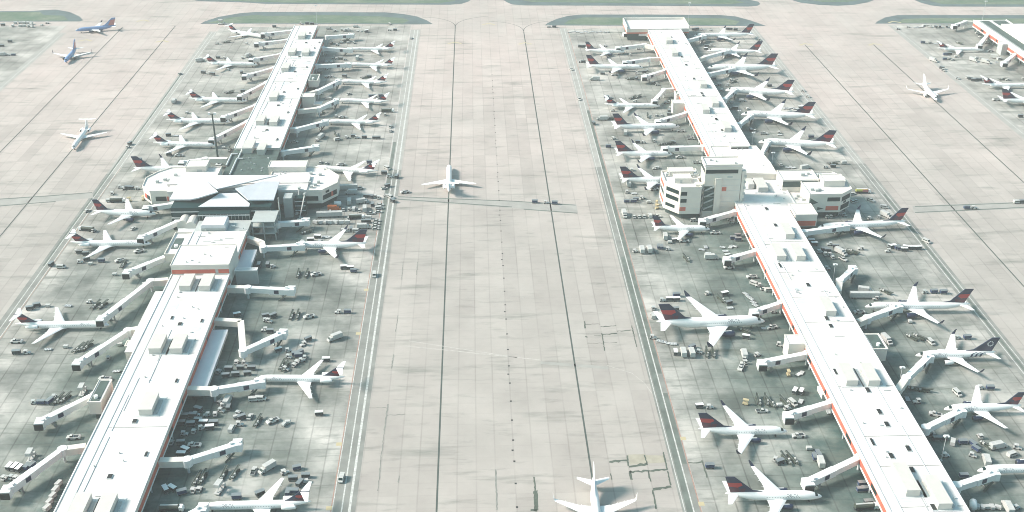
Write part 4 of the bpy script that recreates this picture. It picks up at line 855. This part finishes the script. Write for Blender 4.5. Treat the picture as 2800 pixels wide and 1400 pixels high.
def v_pickup():
    r = thing('pickup_truck'); side_loft([(2.7, .45), (2.7, 1.0), (1.3, 1.12), (-.7, 1.12), (-.7, .8), (-2.7, .8), (-2.7, .45)], 1.9).obj('body', 'vwhite', r)
    side_loft([(1.25, 1.1), (.7, 1.7), (-.5, 1.72), (-.7, 1.1)], 1.7).obj('cabin_glass', 'glass', r); MB().box((.1, 0, 1.75), (1.15, 1.6, .08)).obj('roof', 'vwhite', r)
    b = MB()
    for s in (.9, -.9): b.box((-1.7, s, 1.0), (2.0, .08, .4))
    b.box((-2.67, 0, 1.0), (.08, 1.8, .4)); b.obj('bed_side', 'vwhite', r); MB().box((-1.7, 0, .84), (1.9, 1.7, .06)).obj('bed_floor', 'cartd', r); wheels(r, (1.75, -1.7), .88, .4); return r
def v_truck():
    r = thing('box_truck'); side_loft([(3.9, .5), (3.9, 1.3), (3.2, 1.5), (2.6, 2.3), (1.7, 2.35), (1.7, .5)], 2.2).obj('cab', 'vwhite', r)
    MB().box((-1.3, 0, 1.95), (5.6, 2.4, 2.5)).obj('box', 'vwhite', r); MB().box((-1.0, 0, .6), (6.0, 1.2, .3)).obj('chassis', 'cartd', r)
    MB().add([(3.24, -1, 1.54), (3.24, 1, 1.54), (2.66, .95, 2.24), (2.66, -.95, 2.24)], [(0, 1, 2, 3)]).obj('windscreen', 'glass', r); MB().box((-4.13, 0, 1.9), (.05, 2.1, 2.1)).obj('rear_door', 'grey', r); wheels(r, (2.7, -2.4), 1.0, .48); return r
def v_lift():
    r = thing('lift_truck'); side_loft([(3.4, .5), (3.4, 1.9), (2.6, 2.2), (1.9, 2.2), (1.9, 1.0), (-3.0, 1.0), (-3.0, .5)], 2.2).obj('chassis', 'vwhite', r)
    b = MB(); b.beam((-2.2, 0, 1.3), (1.6, 0, 3.6), .4, .3, .3); b.beam((1.6, .3, 1.3), (-2.2, .3, 3.6), .4, .3, .3); b.obj('scissor_arm', 'steel', r)
    MB().box((-.3, 0, 4.2), (4.2, 2.3, 1.5)).obj('lift_box', 'vwhite', r); wheels(r, (2.3, -2.0), 1.0, .48); return r
def v_tow():
    r = thing('pushback_tractor'); side_loft([(3.0, .45), (3.0, 1.1), (2.4, 1.35), (-2.6, 1.35), (-3.0, 1.0), (-3.0, .45)], 2.3).obj('body', 'vwhite', r)
    side_loft([(-.2, 1.35), (-.4, 2.0), (-1.4, 2.0), (-1.5, 1.35)], 1.5).obj('cab_glass', 'glass', r); MB().box((-.9, 0, 2.06), (1.2, 1.5, .1)).obj('cab_roof', 'vwhite', r); MB().box((1.2, 0, 1.38), (1.8, 1.6, .06)).obj('engine_grille', 'cartd', r); wheels(r, (1.6, -1.7), 1.1, .62); return r
def v_uld():
    r = thing('cargo_container'); side_loft([(1.5, .5), (1.5, 2.1), (-1.5, 2.1), (-1.5, .95), (-1.1, .5)], 1.6).obj('shell', 'vwhite', r); MB().box((0, -.82, 1.3), (1.8, .04, 1.3)).obj('door', 'lgrey', r); MB().box((0, 0, .38), (3.0, 1.6, .14)).obj('dolly_bed', 'steel', r); wheels(r, (1, -1), .65, .24); return r
def v_fuel(m='olive', front='white', tank='grey'):
    r = thing('fuel_truck'); side_loft([(4.9, .5), (4.9, 1.5), (4.5, 2.4), (3.2, 2.5), (3.2, .5)], 2.3).obj('cab', front, r)
    MB().loft([[(x, 1.15 * math.cos(i * .5236), 1.95 + .95 * math.sin(i * .5236)) for i in range(12)] for x in (3.0, -4.6)]).obj('tank', m, r); MB().box((-.8, 0, .75), (8.2, 1.6, .4)).obj('chassis', 'cartd', r)
    MB().add([(4.62, -1, 1.6), (4.62, 1, 1.6), (4.48, .95, 2.3), (4.48, -.95, 2.3)], [(0, 1, 2, 3)]).obj('windscreen', 'glass', r)
    MB().box((-.8, 0, 2.92), (7, .8, .12)).obj('catwalk', tank, r); wheels(r, (3.8, -2.4, -3.5), 1.05, .5); return r
def v_tanker():
    r = v_fuel('green', 'white', 'white'); r.name = 'tanker_truck'
    MB().box((1.2, 0, 1.95), (3.6, 2.36, 1.5)).obj('red_panel', 'sred', r); return r
def v_trailer():
    r = thing('semi_trailer'); MB().box((0, 0, 2.35), (15.5, 2.5, 2.7)).obj('box', 'vwhite', r); MB().box((-1, 0, .85), (12, 1.2, .3)).obj('chassis', 'cartd', r); MB().box((7.78, 0, 2.3), (.05, 2.2, 2.3)).obj('door', 'lgrey', r); wheels(r, (-5.2, -6.4, 5.5), 1.05, .5); return r
def v_gpu():
    r = thing('power_unit'); side_loft([(1.2, .45), (1.2, 1.3), (1.0, 1.5), (-1.2, 1.5), (-1.2, .45)], 1.5).obj('body', 'vwhite', r); MB().box((.2, -.76, 1.0), (1.2, .04, .5)).obj('grille', 'grey', r); MB().box((1.8, 0, .45), (1.2, .08, .08)).obj('drawbar', 'steel', r); wheels(r, (.7, -.7), .65, .28); return r
def v_orange():
    r = v_truck(); r.name = 'orange_truck'
    for c in r.children:
        if c.name.startswith('box') or c.name.startswith('cab'): c.data.materials[0] = M['orange']
    return r
def v_tank():
    r = thing('tank_trailer'); MB().loft([[(x, q * 1.5 * math.cos(i * .5236), 2.1 + q * 1.5 * math.sin(i * .5236)) for i in range(12)] for x, q in ((2.3, .4), (1.9, 1), (-1.9, 1), (-2.3, .4))]).obj('tank', 'white', r, True); MB().box((0, 0, .6), (5, 1.6, .3)).obj('chassis', 'steel', r); wheels(r, (-1.2, -2.0), .9, .4); return r
def v_boom():
    r = thing('boom_lift'); MB().box((0, 0, .9), (3.6, 2.3, 1.0)).obj('base', 'vwhite', r); MB().beam((-.8, 0, 1.8), (6.5, .5, 14.5), .7, .6, .6).obj('boom', 'vwhite', r); MB().box((6.8, .5, 14.6), (1.8, 1.2, 1.1)).obj('basket', 'grey', r); wheels(r, (1.2, -1.2), 1.05, .5); return r
def v_yellow():
    r = thing('scissor_lift'); MB().box((0, 0, .7), (2.6, 1.4, .7)).obj('base', 'yellow', r); b = MB()
    for s in (.5, -.5):
        b.beam((-1.1, s, 1.2), (1.1, s, 2.6), .12, .16, .16); b.beam((1.1, s, 1.2), (-1.1, s, 2.6), .12, .16, .16)
    b.obj('scissor_arm', 'yellow', r); MB().box((0, 0, 2.8), (2.6, 1.4, .3)).obj('platform', 'yellow', r); wheels(r, (.9, -.9), .65, .3); return r
def v_bin():
    r = thing('waste_container'); MB().box((0, 0, 1.3), (7, 2.5, 2.4), taper=1.03).obj('body', 'cream', r); MB().box((0, 0, 2.56), (6.6, 2.2, .1)).obj('lid', 'lgrey', r); return r
VK = dict(T=(v_tugd, 'grey baggage tug', 'tug'), w=(v_tug, 'white baggage tug', 'tug'), t=(v_tug, 'white baggage tug', 'tug'), c=(v_cart, 'dark covered baggage cart', 'baggage cart'), n=(v_cartn, 'navy covered baggage cart', 'baggage cart'), k=(v_cartw, 'white-topped baggage cart', 'baggage cart'),
          d=(v_dolly, 'light grey flat dolly', 'dolly'), l=(v_loader, 'dark belt loader', 'belt loader'), v=(v_van, 'white van', 'van'), a=(v_car, 'white car', 'car'), p=(v_pickup, 'white pickup truck', 'pickup'), b=(v_truck, 'white box truck', 'truck'),
          i=(v_lift, 'white lift truck', 'truck'), o=(v_tow, 'low white pushback tractor', 'tractor'), u=(v_uld, 'white cargo container', 'container'), f=(v_fuel, 'dark fuel truck', 'fuel truck'), y=(v_tanker, 'red and yellow-green tanker truck', 'tanker'), r=(v_trailer, 'long white semi trailer', 'trailer'),
          g=(v_gpu, 'small white ground power unit', 'power unit'), m=(v_tank, 'round white tank trailer', 'tank'), O=(v_orange, 'orange truck', 'truck'), B=(v_boom, 'white boom lift', 'boom lift'), Y=(v_yellow, 'yellow scissor lift', 'lift'), x=(v_bin, 'beige waste container', 'container'))
# photo tiles (origin, scale) and, in each, kind x y [heading]
VD = [
 (0, 0, K, "u 130 260;u 155 230;u 205 225;u 205 260;u 240 230;u 245 260;u 280 230;u 285 262;u 315 235;u 320 265;t 420 250;t 475 228;c 30 250 0;c 100 415 0;c 20 460 0;b 30 550 0;t 85 550 0;n 135 550 0;i 2225 236 0;t 2185 435;l 2280 420 20;g 2480 433;b 2015 608 20;c 2195 578;t 2260 580;b 2500 560 60;t 2440 580;a 1810 738 70;c 2045 728 160;t 2100 735 160;c 2140 745 160;t 2295 700;c 2430 728;l 2310 925 20;c 2445 917;b 1755 1020 90;g 1880 1130"),
 (700, 0, K, "t 455 235;c 515 235 0;c 565 237 0;c 185 265 0;v 735 285 0;t 780 310;t 805 308;u 865 298;u 890 305;u 920 298;u 938 305;v 1005 265 0;k 1110 315 20;d 1020 305;d 1055 308;t 1345 240;t 1345 300 0;c 1400 300 0;a 1562 380 80;c 760 435;t 820 450;t 860 425;l 905 400 50;t 925 425;t 985 428;t 780 575;t 815 590;c 850 590;t 895 595;b 1022 585 90;g 700 540;g 710 620;g 760 620;t 705 690;c 640 730;t 705 770;t 740 770;t 770 770;c 890 765;l 1100 775 20;c 1140 770;t 650 940;a 935 940 45;v 730 990 160;n 1155 965 0;c 1190 965 0;n 1255 960 0;f 1325 1115 0;t 1300 1150;t 805 1165;o 870 1175 0;l 660 1135;a 1355 1270 80"),
 (1400, 0, K, "t 370 265 0;c 425 267 0;d 580 318;d 620 310;d 660 315;d 700 322;d 740 312;d 770 320;d 810 312;d 850 318;d 890 312;d 930 318;d 965 316;c 685 465 0;c 720 467 0;t 690 620 0;c 718 620 0;t 940 460;t 1270 487;t 1190 550;a 598 693 -72;b 830 795 180;a 678 992 -72;o 1035 750 0;c 912 740;t 1260 735;c 1330 725;t 1360 705;c 1250 790;l 1195 790 0;b 1335 772 60;t 1465 850;c 1420 835;n 950 975;t 992 980;l 1215 980 40;l 1270 970 40;t 1240 1015;t 1550 1030;t 1580 1022;t 1590 1080;t 1015 1107;t 1260 1160;l 1370 1165;a 1450 1155 80;a 1505 1155 80;c 1580 1115;c 1585 1150;b 905 1195 180;l 985 1190 0;c 820 1240 -70;c 1830 295;c 1858 292;c 2170 290;c 2200 292;c 2250 295;d 1900 292;d 1930 290;d 2000 295;k 1950 490;t 2000 455;c 1958 465;a 2490 395 -60;n 2030 790 0;t 2065 850;t 2092 842;t 2165 855;l 2230 820 30;t 2205 800;t 2110 905;a 2205 1025 20;v 2317 1010 0;c 2250 1085 0;l 2215 1088 0;t 2370 1090"),
 (2100, 0, K, "t 1310 287 0;t 1415 268;d 1480 270;d 1510 268;d 1545 265;v 1585 258 0;v 1625 264 -30;c 1690 270;c 1730 268;c 1800 268;n 1558 425 0;t 1625 425;d 1690 432;t 1715 428;l 1925 430 -60;t 2100 330;c 2135 350;t 2130 370;o 2240 512 0;o 2205 425 10;b 1668 607 -60;c 1750 683 -50;t 1770 705 -50;t 1912 785 -50;n 1785 545 0;n 1780 592 0;c 1830 540 0;t 1825 585;t 1860 600;t 1890 565;b 2070 605 -60;t 2100 580;t 2150 585;b 2190 622 -50;b 2290 577 -30;v 2330 590 20;d 2300 620;t 2390 540;t 2010 775;c 2037 790 -20;c 2067 805 -20;c 2098 800 0;c 2130 800 0;l 2365 795;t 2410 800;t 2562 790;t 355 910 -50;t 405 968 -50;d 150 1085;d 180 1080;d 205 1085;d 230 1080;d 265 1085;d 295 1085;k 330 1080;k 356 1076;o 2300 1000 0;c 2540 1168 0;c 15 860 0"),
 (0, 350, K, "t 1285 185 70;c 1306 155 70;c 1695 70 0;d 1770 70 0;o 1800 272 0;c 1700 265;t 2250 195;l 2310 215 90;n 1400 320 0;t 1210 590;t 1240 605;c 1285 600 0;c 1318 602 0;t 1385 605;v 1110 730 0;f 1185 732 0;Y 1300 725;Y 1440 712;a 877 827 60;t 1130 655;f 872 1020 170;t 942 1030;a 1340 1005 60;t 775 1235;c 800 1248;c 862 1262;o 1400 1235 20"),
 (700, 350, K, "b 660 85 75;t 615 120 75;p 385 135 0;l 805 60 110;v 820 110 30;t 910 90;c 980 80 0;t 1015 92 0;c 1090 92 0;c 1195 97 0;c 1228 97 0;a 1355 25 80;a 650 340 90;a 708 350 90;o 855 365 20;n 1140 340 0;v 1320 400 -55;c 1290 450 0;t 1345 485;c 1415 490 80;p 1045 600 0;r 900 610 0;a 1290 600 30;c 1322 580 30;o 1500 640 20;b 955 650 180;c 1110 685 -20;c 1152 690 -20;t 1200 682;t 1232 696;a 1315 675 -30;v 1352 690 -50;c 1376 730 -50;b 940 740 90;b 1075 740 20;t 1110 745;m 822 775 0;O 790 812 0;p 745 838 0;a 880 815 90;t 940 815;v 985 810 90;a 1040 822 90;b 1095 812 90;p 1150 852 0;c 1172 770 90;a 1250 765 0;v 1240 800 10;a 1235 838 0;a 1215 925 0;a 1210 955 0;a 1205 980 0;a 1203 1007 0;r 740 882 0;u 600 950;u 655 950;u 700 950;u 745 950;u 800 950;u 860 950;u 920 950;a 935 900 60;f 1012 898 0;v 1120 898 170;c 1090 940 0;c 1125 940 0;d 1045 955;b 1090 995 0;v 900 1030 0;c 958 1015 90;v 1010 1030 0;c 1035 1062 0;k 620 1095 -10;k 548 1125 0;d 690 1085;d 720 1090;d 640 1122;l 510 1045 25;g 470 1140"),
 (1400, 350, K, "b 1140 50 90;t 1020 100 40;n 970 185 0;c 1265 140 0;t 1325 140 0;t 1430 125;p 1790 82 0;p 1800 102 0;l 1520 160 0;l 1565 155 20;c 1625 145;o 1700 25 0;o 1690 290 0;p 1860 342 0;g 1470 395;t 1440 402;n 1140 415 0;t 1205 415;b 1170 562 90;o 1430 612 10;t 1155 640;d 1230 650;n 1155 737 0;n 1222 737 0;n 1245 718 0;t 1310 700;t 1377 742;Y 1455 760;Y 1460 800;b 1130 872 -85;a 1230 885 90;a 1280 885 90;a 1330 882 90;v 1388 878 90;p 1455 882 0;n 230 740 0;t 345 745 -5;n 430 752 -5;b 1540 1090 90;k 1640 1130 0;t 1590 1146;o 1732 1132 0;t 1820 926;t 1843 924;o 2045 1050 0;t 2195 915;t 2210 945;n 2270 1080 0;n 2275 1120 0;n 2225 1105 0;t 1240 1235;b 1305 1225 90;b 1380 1220 90;n 1475 1195 90;n 1505 1200 90;t 1575 1215 0;d 1950 1190;d 1910 1215;d 1975 1250;d 2120 1190;d 2150 1230;d 2200 1190;d 2232 1182;d 2170 1260;a 2440 20 90;c 2405 20 90;p 2535 50 0"),
 (2100, 350, K, "a 130 365 90;d 200 390;d 225 385;d 255 392;b 378 400 20;t 580 390 0;c 655 385 0;l 655 352 0;u 765 350;y 955 640 0;a 852 732 90;a 885 725 80;p 1035 720 -60;v 1170 790 -20;v 740 855 10;t 670 860;t 600 892;t 630 888;t 770 875;b 1190 880 -65;t 1025 905;t 1115 892;v 1595 1135 -60;n 2000 800 0;t 2075 800 0;v 2510 740 0;c 2556 740 0;k 435 1135 0;k 465 1165 0;d 120 60;t 110 42;n 435 88 0;t 620 1165;c 682 1190 0;c 570 1222;c 600 1232;t 520 1242;t 575 1265;t 630 1270;b 735 1252 -60;l 800 1240 -60;l 860 1240 -60;t 935 1210;t 1215 1180;k 1255 1192 20;n 1300 1200 20;n 1330 1212;k 1370 1222;k 1388 1200;t 1208 1232;k 1455 1205;k 1510 1205"),
 (0, 700, K, "c 515 82 70;v 615 105 0;t 805 55;c 870 30 30;t 910 72;n 1020 45 0;o 1210 40 30;l 1240 82 80;g 1155 180;c 300 525 20;c 370 495 20;t 480 495;t 900 457;l 965 490 65;l 1035 490 65;d 685 492;a 1295 410 60;t 1455 275;o 165 855 0;t 660 907;l 790 925 65;l 835 915 65;l 880 905 65;c 165 970 0;t 270 967 0;d 480 930;g 1205 885;t 1090 1022;o 1055 1230 0;d 1170 1150;k 2150 1110 0;c 2300 1135 0;c 2420 1122 0;c 2530 1128 0;t 2200 1160;c 2270 1202 0;c 2370 1190 0;c 2490 1180 0;t 2380 1066;t 2465 1076;k 2385 590 20"),
 (700, 700, K, "c 30 90 90;c 118 88 90;t 170 102;l 425 175 85;l 512 175 85;o 605 180 20;k 885 115 0;k 950 120 0;n 982 147 0;v 1190 185 -90;t 100 640;t 132 650;c 95 600 20;c 170 600 40;l 360 595 85;l 420 590 85;o 535 605 20;t 825 560 180;n 920 558 180;c 140 755 0;t 85 740;c 525 835 40;t 475 885 220;b 790 825 212;k 225 942 30;t 325 945 10;n 400 985 0;n 440 972 40;n 428 1000 0;t 330 1010;t 490 1015;t 460 1045;t 415 1065;t 385 1092;l 265 1095 75;l 300 1110 75;t 300 1132;k 705 1042 0"),
 (1400, 700, K, "l 1755 20 100;b 2010 15 0;o 2185 110 10;o 2415 205 0;v 2440 275 -40;t 2480 292;a 2540 325 0;d 2350 370 -60;d 2380 400 -60;d 2405 420 -60;d 2430 457 -60;d 2447 485 -60;k 2140 380 20;l 2105 430 110;c 2182 470 20;d 2195 512;t 1970 372 20;t 1515 440 0;k 1585 435 0;k 1655 435 0;n 1655 392 0;t 1422 520;c 1645 535 0;t 1600 535;v 1420 598 90;t 1420 815 -10;d 1490 845 -20;d 1525 855 -15;d 1580 870 -5;d 1625 874 0;l 2330 745 -60;k 2355 812 -20;d 2545 720;k 1645 970 80;b 1722 968 90;t 1708 935;b 1805 970 90;n 1812 915 30;t 1885 960;l 1960 970 85;l 2025 970 85;b 2333 985 85;t 2340 1030;t 2335 1070;o 2305 1115 60;t 2470 990"),
 (2100, 700, K, "p 755 25 -60;t 650 10;t 597 120;r 968 408 0;b 985 350 -20;t 1095 370;t 1085 425;l 1185 355 -60;o 920 560 0;t 1585 360 0;n 1670 357 0;n 1765 362 0;l 1450 815 -60;l 1520 810 -60;v 1640 862 -80;t 1910 817 0;n 2005 817 0;b 1195 850 -75;o 40 712 20;t 120 890;g 1430 655;t 60 555;d 340 1165 60;d 310 1180 40;Y 205 1185;v 15 340 0"),
 (0, 1050, K, "i 832 80 90;t 345 180 0;n 412 185 0;n 500 172 70;t 545 120;l 590 150 65;l 655 140 65;o 740 532 0;i 312 742 90;k 95 832 75;k 150 838 75;k 195 852 75;n 275 832 70;n 320 820 70;t 45 940 70;t 120 930 70;t 170 940 70;u 590 1008 70;u 560 1070 70;u 530 1130 70;u 497 1190 70;u 475 1252 70;c 1995 255 -20;t 1975 300;t 2080 305;t 2165 300;c 2222 182 60;b 2295 165 85;t 2250 215;t 2225 262;c 1850 322 0;c 1940 312 0;c 1820 392 0;c 1920 402 0;c 1995 362 0;k 2050 388 0;c 2150 392 0;k 2110 437 0;t 2030 437;t 1950 472;t 1855 495;c 2300 235 85;t 2395 285;t 2375 325;c 2430 332 30;t 2410 400;v 2330 445 85;a 2515 320 80;v 2555 150 0;t 1725 585;c 1820 587 0;o 1955 610 0;k 1865 662 -30;k 1825 707 0;l 2250 905 75;l 2365 895 75;l 1985 950 75;l 2042 935 75;k 1665 1062 -60;k 1735 1050 -40;n 1830 1087 20;t 1945 1065 80;t 2005 1055 80;p 2552 870 90;i 2210 1060 75;f 1725 1255 0;n 2380 1135 0"),
 (700, 1050, K, "v 45 142 -8;o 170 365 40;l 20 370 75;k 635 295 0;g 280 402;g 320 378;b 110 850 232;t 290 885 20;n 410 842 15;c 372 950 0;c 500 920 0;t 500 972;c 440 1000 60;n 382 1082 0;n 322 1090 90;v 860 945 -93;c 40 1100 30"),
 (1400, 1050, K, "k 1885 220 0;t 1990 227 0;Y 2350 190;l 2480 160 85;p 2515 265 0;n 1990 825 0;l 2560 160 85"),
 (2100, 1050, K, "k 270 72 60;k 335 76 60;l 25 182 110;l 172 175 110;v 250 185 -70;t 115 207;t 195 240;d 330 165;o 308 515 0;t 415 642;n 470 735 90;n 520 730 90;n 500 700 90;b 525 780 90;t 75 750;c 120 782;l 185 750 110;l 245 745 110;n 935 1060 0;n 985 1055 0;n 950 1005 0;c 1010 1190;f 985 1240 0;x 545 90 95;d 610 270;l 1480 45 -20;l 1560 55 -20;d 1405 140;t 1500 172;v 1905 85 -80;t 2140 30 0;n 2235 37 0;o 1690 302 -20;c 1610 512 20;t 1660 497;c 1700 547 0;c 1760 545 0;v 1860 577 60;n 1960 582 0;n 2060 600 -60;n 2092 650 -60;t 1785 712;t 2060 712;t 2135 522;l 2200 612 -60;b 2320 625 10;t 2510 632;v 2460 702 20;b 2195 765 80;n 1970 922 0;m 2060 1235;g 2110 1232;g 2160 1234;g 2210 1234;g 2255 1234;g 2315 1237;b 2410 1240 90;t 2450 1240;t 2500 1237"),
 (2080, 470, K3, "a 2160 500;")]
VP, VREC = {}, []
for X0, Y0, k, s in VD:
    for e in s.split(';'):
        e = e.split()
        if not e: continue
        kd, px, py = e[0], *cr(X0, Y0, k, float(e[1]), float(e[2])); h = float(e[3]) if len(e) > 3 else rnd.choice((0, 180, 90, 20, -25, 65))
        if kd == 't' and rnd.random() < .16 and len(e) < 4: kd = 'g'
        if kd == 't' and rnd.random() < .3: kd = 'T'
        kk = kd
        if kk not in VP: o = VP[kk] = VK[kk][0]()
        else: o = copy_tree(VP[kk])
        p = at(px, py, 1.0); o.location = (p.x, p.y, .036); o.rotation_euler = (0, 0, R(h + rnd.uniform(-5, 5)))
        if kk in 'tcnkdug': sc_ = rnd.uniform(1.0, 1.12); o.scale = (sc_, sc_, sc_)
        VREC.append((o, kk, px, py, p))
for x, y, h in ((822, 602, 60), (814, 586, 75)):
    p = at(x, y, 0); o = VP['B'] = v_boom() if 'B' not in VP else copy_tree(VP['B']); o.location = (p.x, p.y, .036); o.rotation_euler = (0, 0, R(h)); VREC.append((o, 'B', x, y, p))
# describe each vehicle by the jet it stands nearest to
grp = {}
for rec in VREC:
    o, kk, px, py, p = rec; best = None
    for ref, n, t_ in PLANES:
        d = t_ - n; f = max(0, min(1, (p - n).dot(d) / d.length_squared)); q_ = n + d * f; dist = (Vector((p.x, p.y, 0)) - q_).length
        if best is None or dist < best[0]: best = (dist, ref, (p - n).dot(d) / d.length_squared, n + d * f)
    dist, ref, f, q_ = best
    if f < -.02: rel = 'ahead of'
    elif f > 1.02: rel = 'behind'
    elif p.y > q_.y: rel = 'above'
    else: rel = 'below'
    grp.setdefault((kk, rel, ref), []).append(rec)
PLUR = {}
for (kk, rel, ref), l in grp.items():
    l.sort(key=lambda r: r[2])
    for i, (o, _, px, py, p) in enumerate(l):
        n = len(l)
        pre = '' if n == 1 else ('left ' if i == 0 else 'right ') if n == 2 else 'leftmost ' if i == 0 else 'rightmost ' if i == n - 1 else 'middle ' if n == 3 else ORD[i] + ' leftmost '
        tag(o, pre + VK[kk][1] + ' ' + rel + ' ' + ref, VK[kk][2], 'ground vehicles: ' + VK[kk][1] + 's')

# ------------------------------------------------------------------ lamp masts
def mast(px, py, h, r, dark, label):
    p = at(px, py, 0); root = thing('lamp_mast', (p.x, p.y, 0)); m = 'dark' if dark else 'lgrey'
    MB().cyl((0, 0, 0), (0, 0, h), r, 10, r * .6).obj('pole', m, root); MB().box((0, 0, .3), (r * 5, r * 5, .6)).obj('base', 'lgrey', root)
    hd = MB().box((0, 0, h + .1), (3.2 if dark else 1.8, 1.0, .3)).obj('head', m, root)
    for i in (-1, 1):
        MB().box((i * (1.9 if dark else .8), -.2, h - .1 + (.5 if dark else 0)), (1.5 if dark else .7, 1.3, 1.5 if dark else .5)).obj('lamp', 'white', hd)
    tag(root, label, 'lamp mast', 'apron lamp masts')
mast(598, 450, 36, .75, True, 'tall dark lamp mast with two white lamp boxes beside the left pier')
for px, py, h, lb in ((2277, 771, 11, 'thin pale lamp mast by the empty jet bridge, right pier'), (2573, 1260, 13, 'thin pale lamp mast at right near the bottom, beside the right pier'), (2459, 1048, 9, 'thin pale lamp mast below the jet with the ribbon livery'),
                      (2057, 395, 9, 'thin pale lamp mast off the nose of the sixth right-side jet'), (2111, 447, 8, 'thin pale lamp mast by the upper corner of the right pier block'), (2685, 60, 20, 'thin pale lamp mast at the end of the far right pier'),
                      (1882, 65, 20, 'thin pale lamp mast behind the end of the right pier'), (867, 66, 18, 'thin pale lamp mast at the far end of the left pier'), (2019, 330, 8, 'thin pale lamp mast off the nose of the fifth right-side jet')):
    mast(px, py, h, .16, False, lb)

# ------------------------------------------------------------------ light, air, camera
EL, AZ = R(36), R(-84)          # sun low on the left, a little beyond
sd = Vector((math.sin(AZ) * math.cos(EL), math.cos(AZ) * math.cos(EL), math.sin(EL)))
ld = bpy.data.lights.new('sun', 'SUN'); ld.energy = 3.6; ld.angle = R(13.0); ld.color = (1.0, .848, .80)
lo = bpy.data.objects.new('sun', ld); COL.objects.link(lo); lo.rotation_euler = (-sd).to_track_quat('-Z', 'Y').to_euler(); lo.location = (-200, 600, 400)
w = bpy.data.worlds.new('World'); scene.world = w; w.use_nodes = True; nt = w.node_tree
sk = nt.nodes.new('ShaderNodeTexSky'); sk.sky_type = 'NISHITA'; sk.sun_disc = False; sk.sun_elevation = EL; sk.sun_rotation = AZ; sk.dust_density = 3.0; sk.air_density = 1.2
bg = nt.nodes['Background']; bg.inputs['Strength'].default_value = .11
nt.links.new(mixc(nt, 1.0, sk.outputs[0], (.60, .93, .84), 'MULTIPLY'), bg.inputs['Color'])
HZ = True
if HZ:
    hm = bpy.data.materials.new('haze'); hm.use_nodes = True; nt = hm.node_tree; nt.nodes.clear()
    pv_ = nt.nodes.new('ShaderNodeVolumePrincipled'); out = nt.nodes.new('ShaderNodeOutputMaterial'); nt.links.new(pv_.outputs[0], out.inputs['Volume'])
    pv_.inputs['Density'].default_value = .00017; pv_.inputs['Color'].default_value = (.95, .95, .95, 1); pv_.inputs['Anisotropy'].default_value = .0
    M['haze'] = hm; hz = MB().box((0, 2700, 161), (8100, 8700, 324)).obj('haze', 'haze'); hz['kind'] = 'stuff'
cam = bpy.data.cameras.new('camera'); cam.sensor_width = 36; cam.sensor_fit = 'HORIZONTAL'; cam.lens = F / 2800 * 36; cam.clip_start = 1; cam.clip_end = 12000
co = bpy.data.objects.new('camera', cam); COL.objects.link(co); co.location = (0, 0, CAMH); co.rotation_euler = (math.pi / 2 - PITCH, 0, -YAW); scene.camera = co
vs = scene.view_settings; vs.view_transform = 'Standard'; vs.look = 'None'; vs.exposure = 1.04; vs.gamma = 1
scene.cycles.use_denoising = True; scene.cycles.filter_width = 1.0
scene.cycles.max_bounces = 6; scene.cycles.volume_bounces = 0
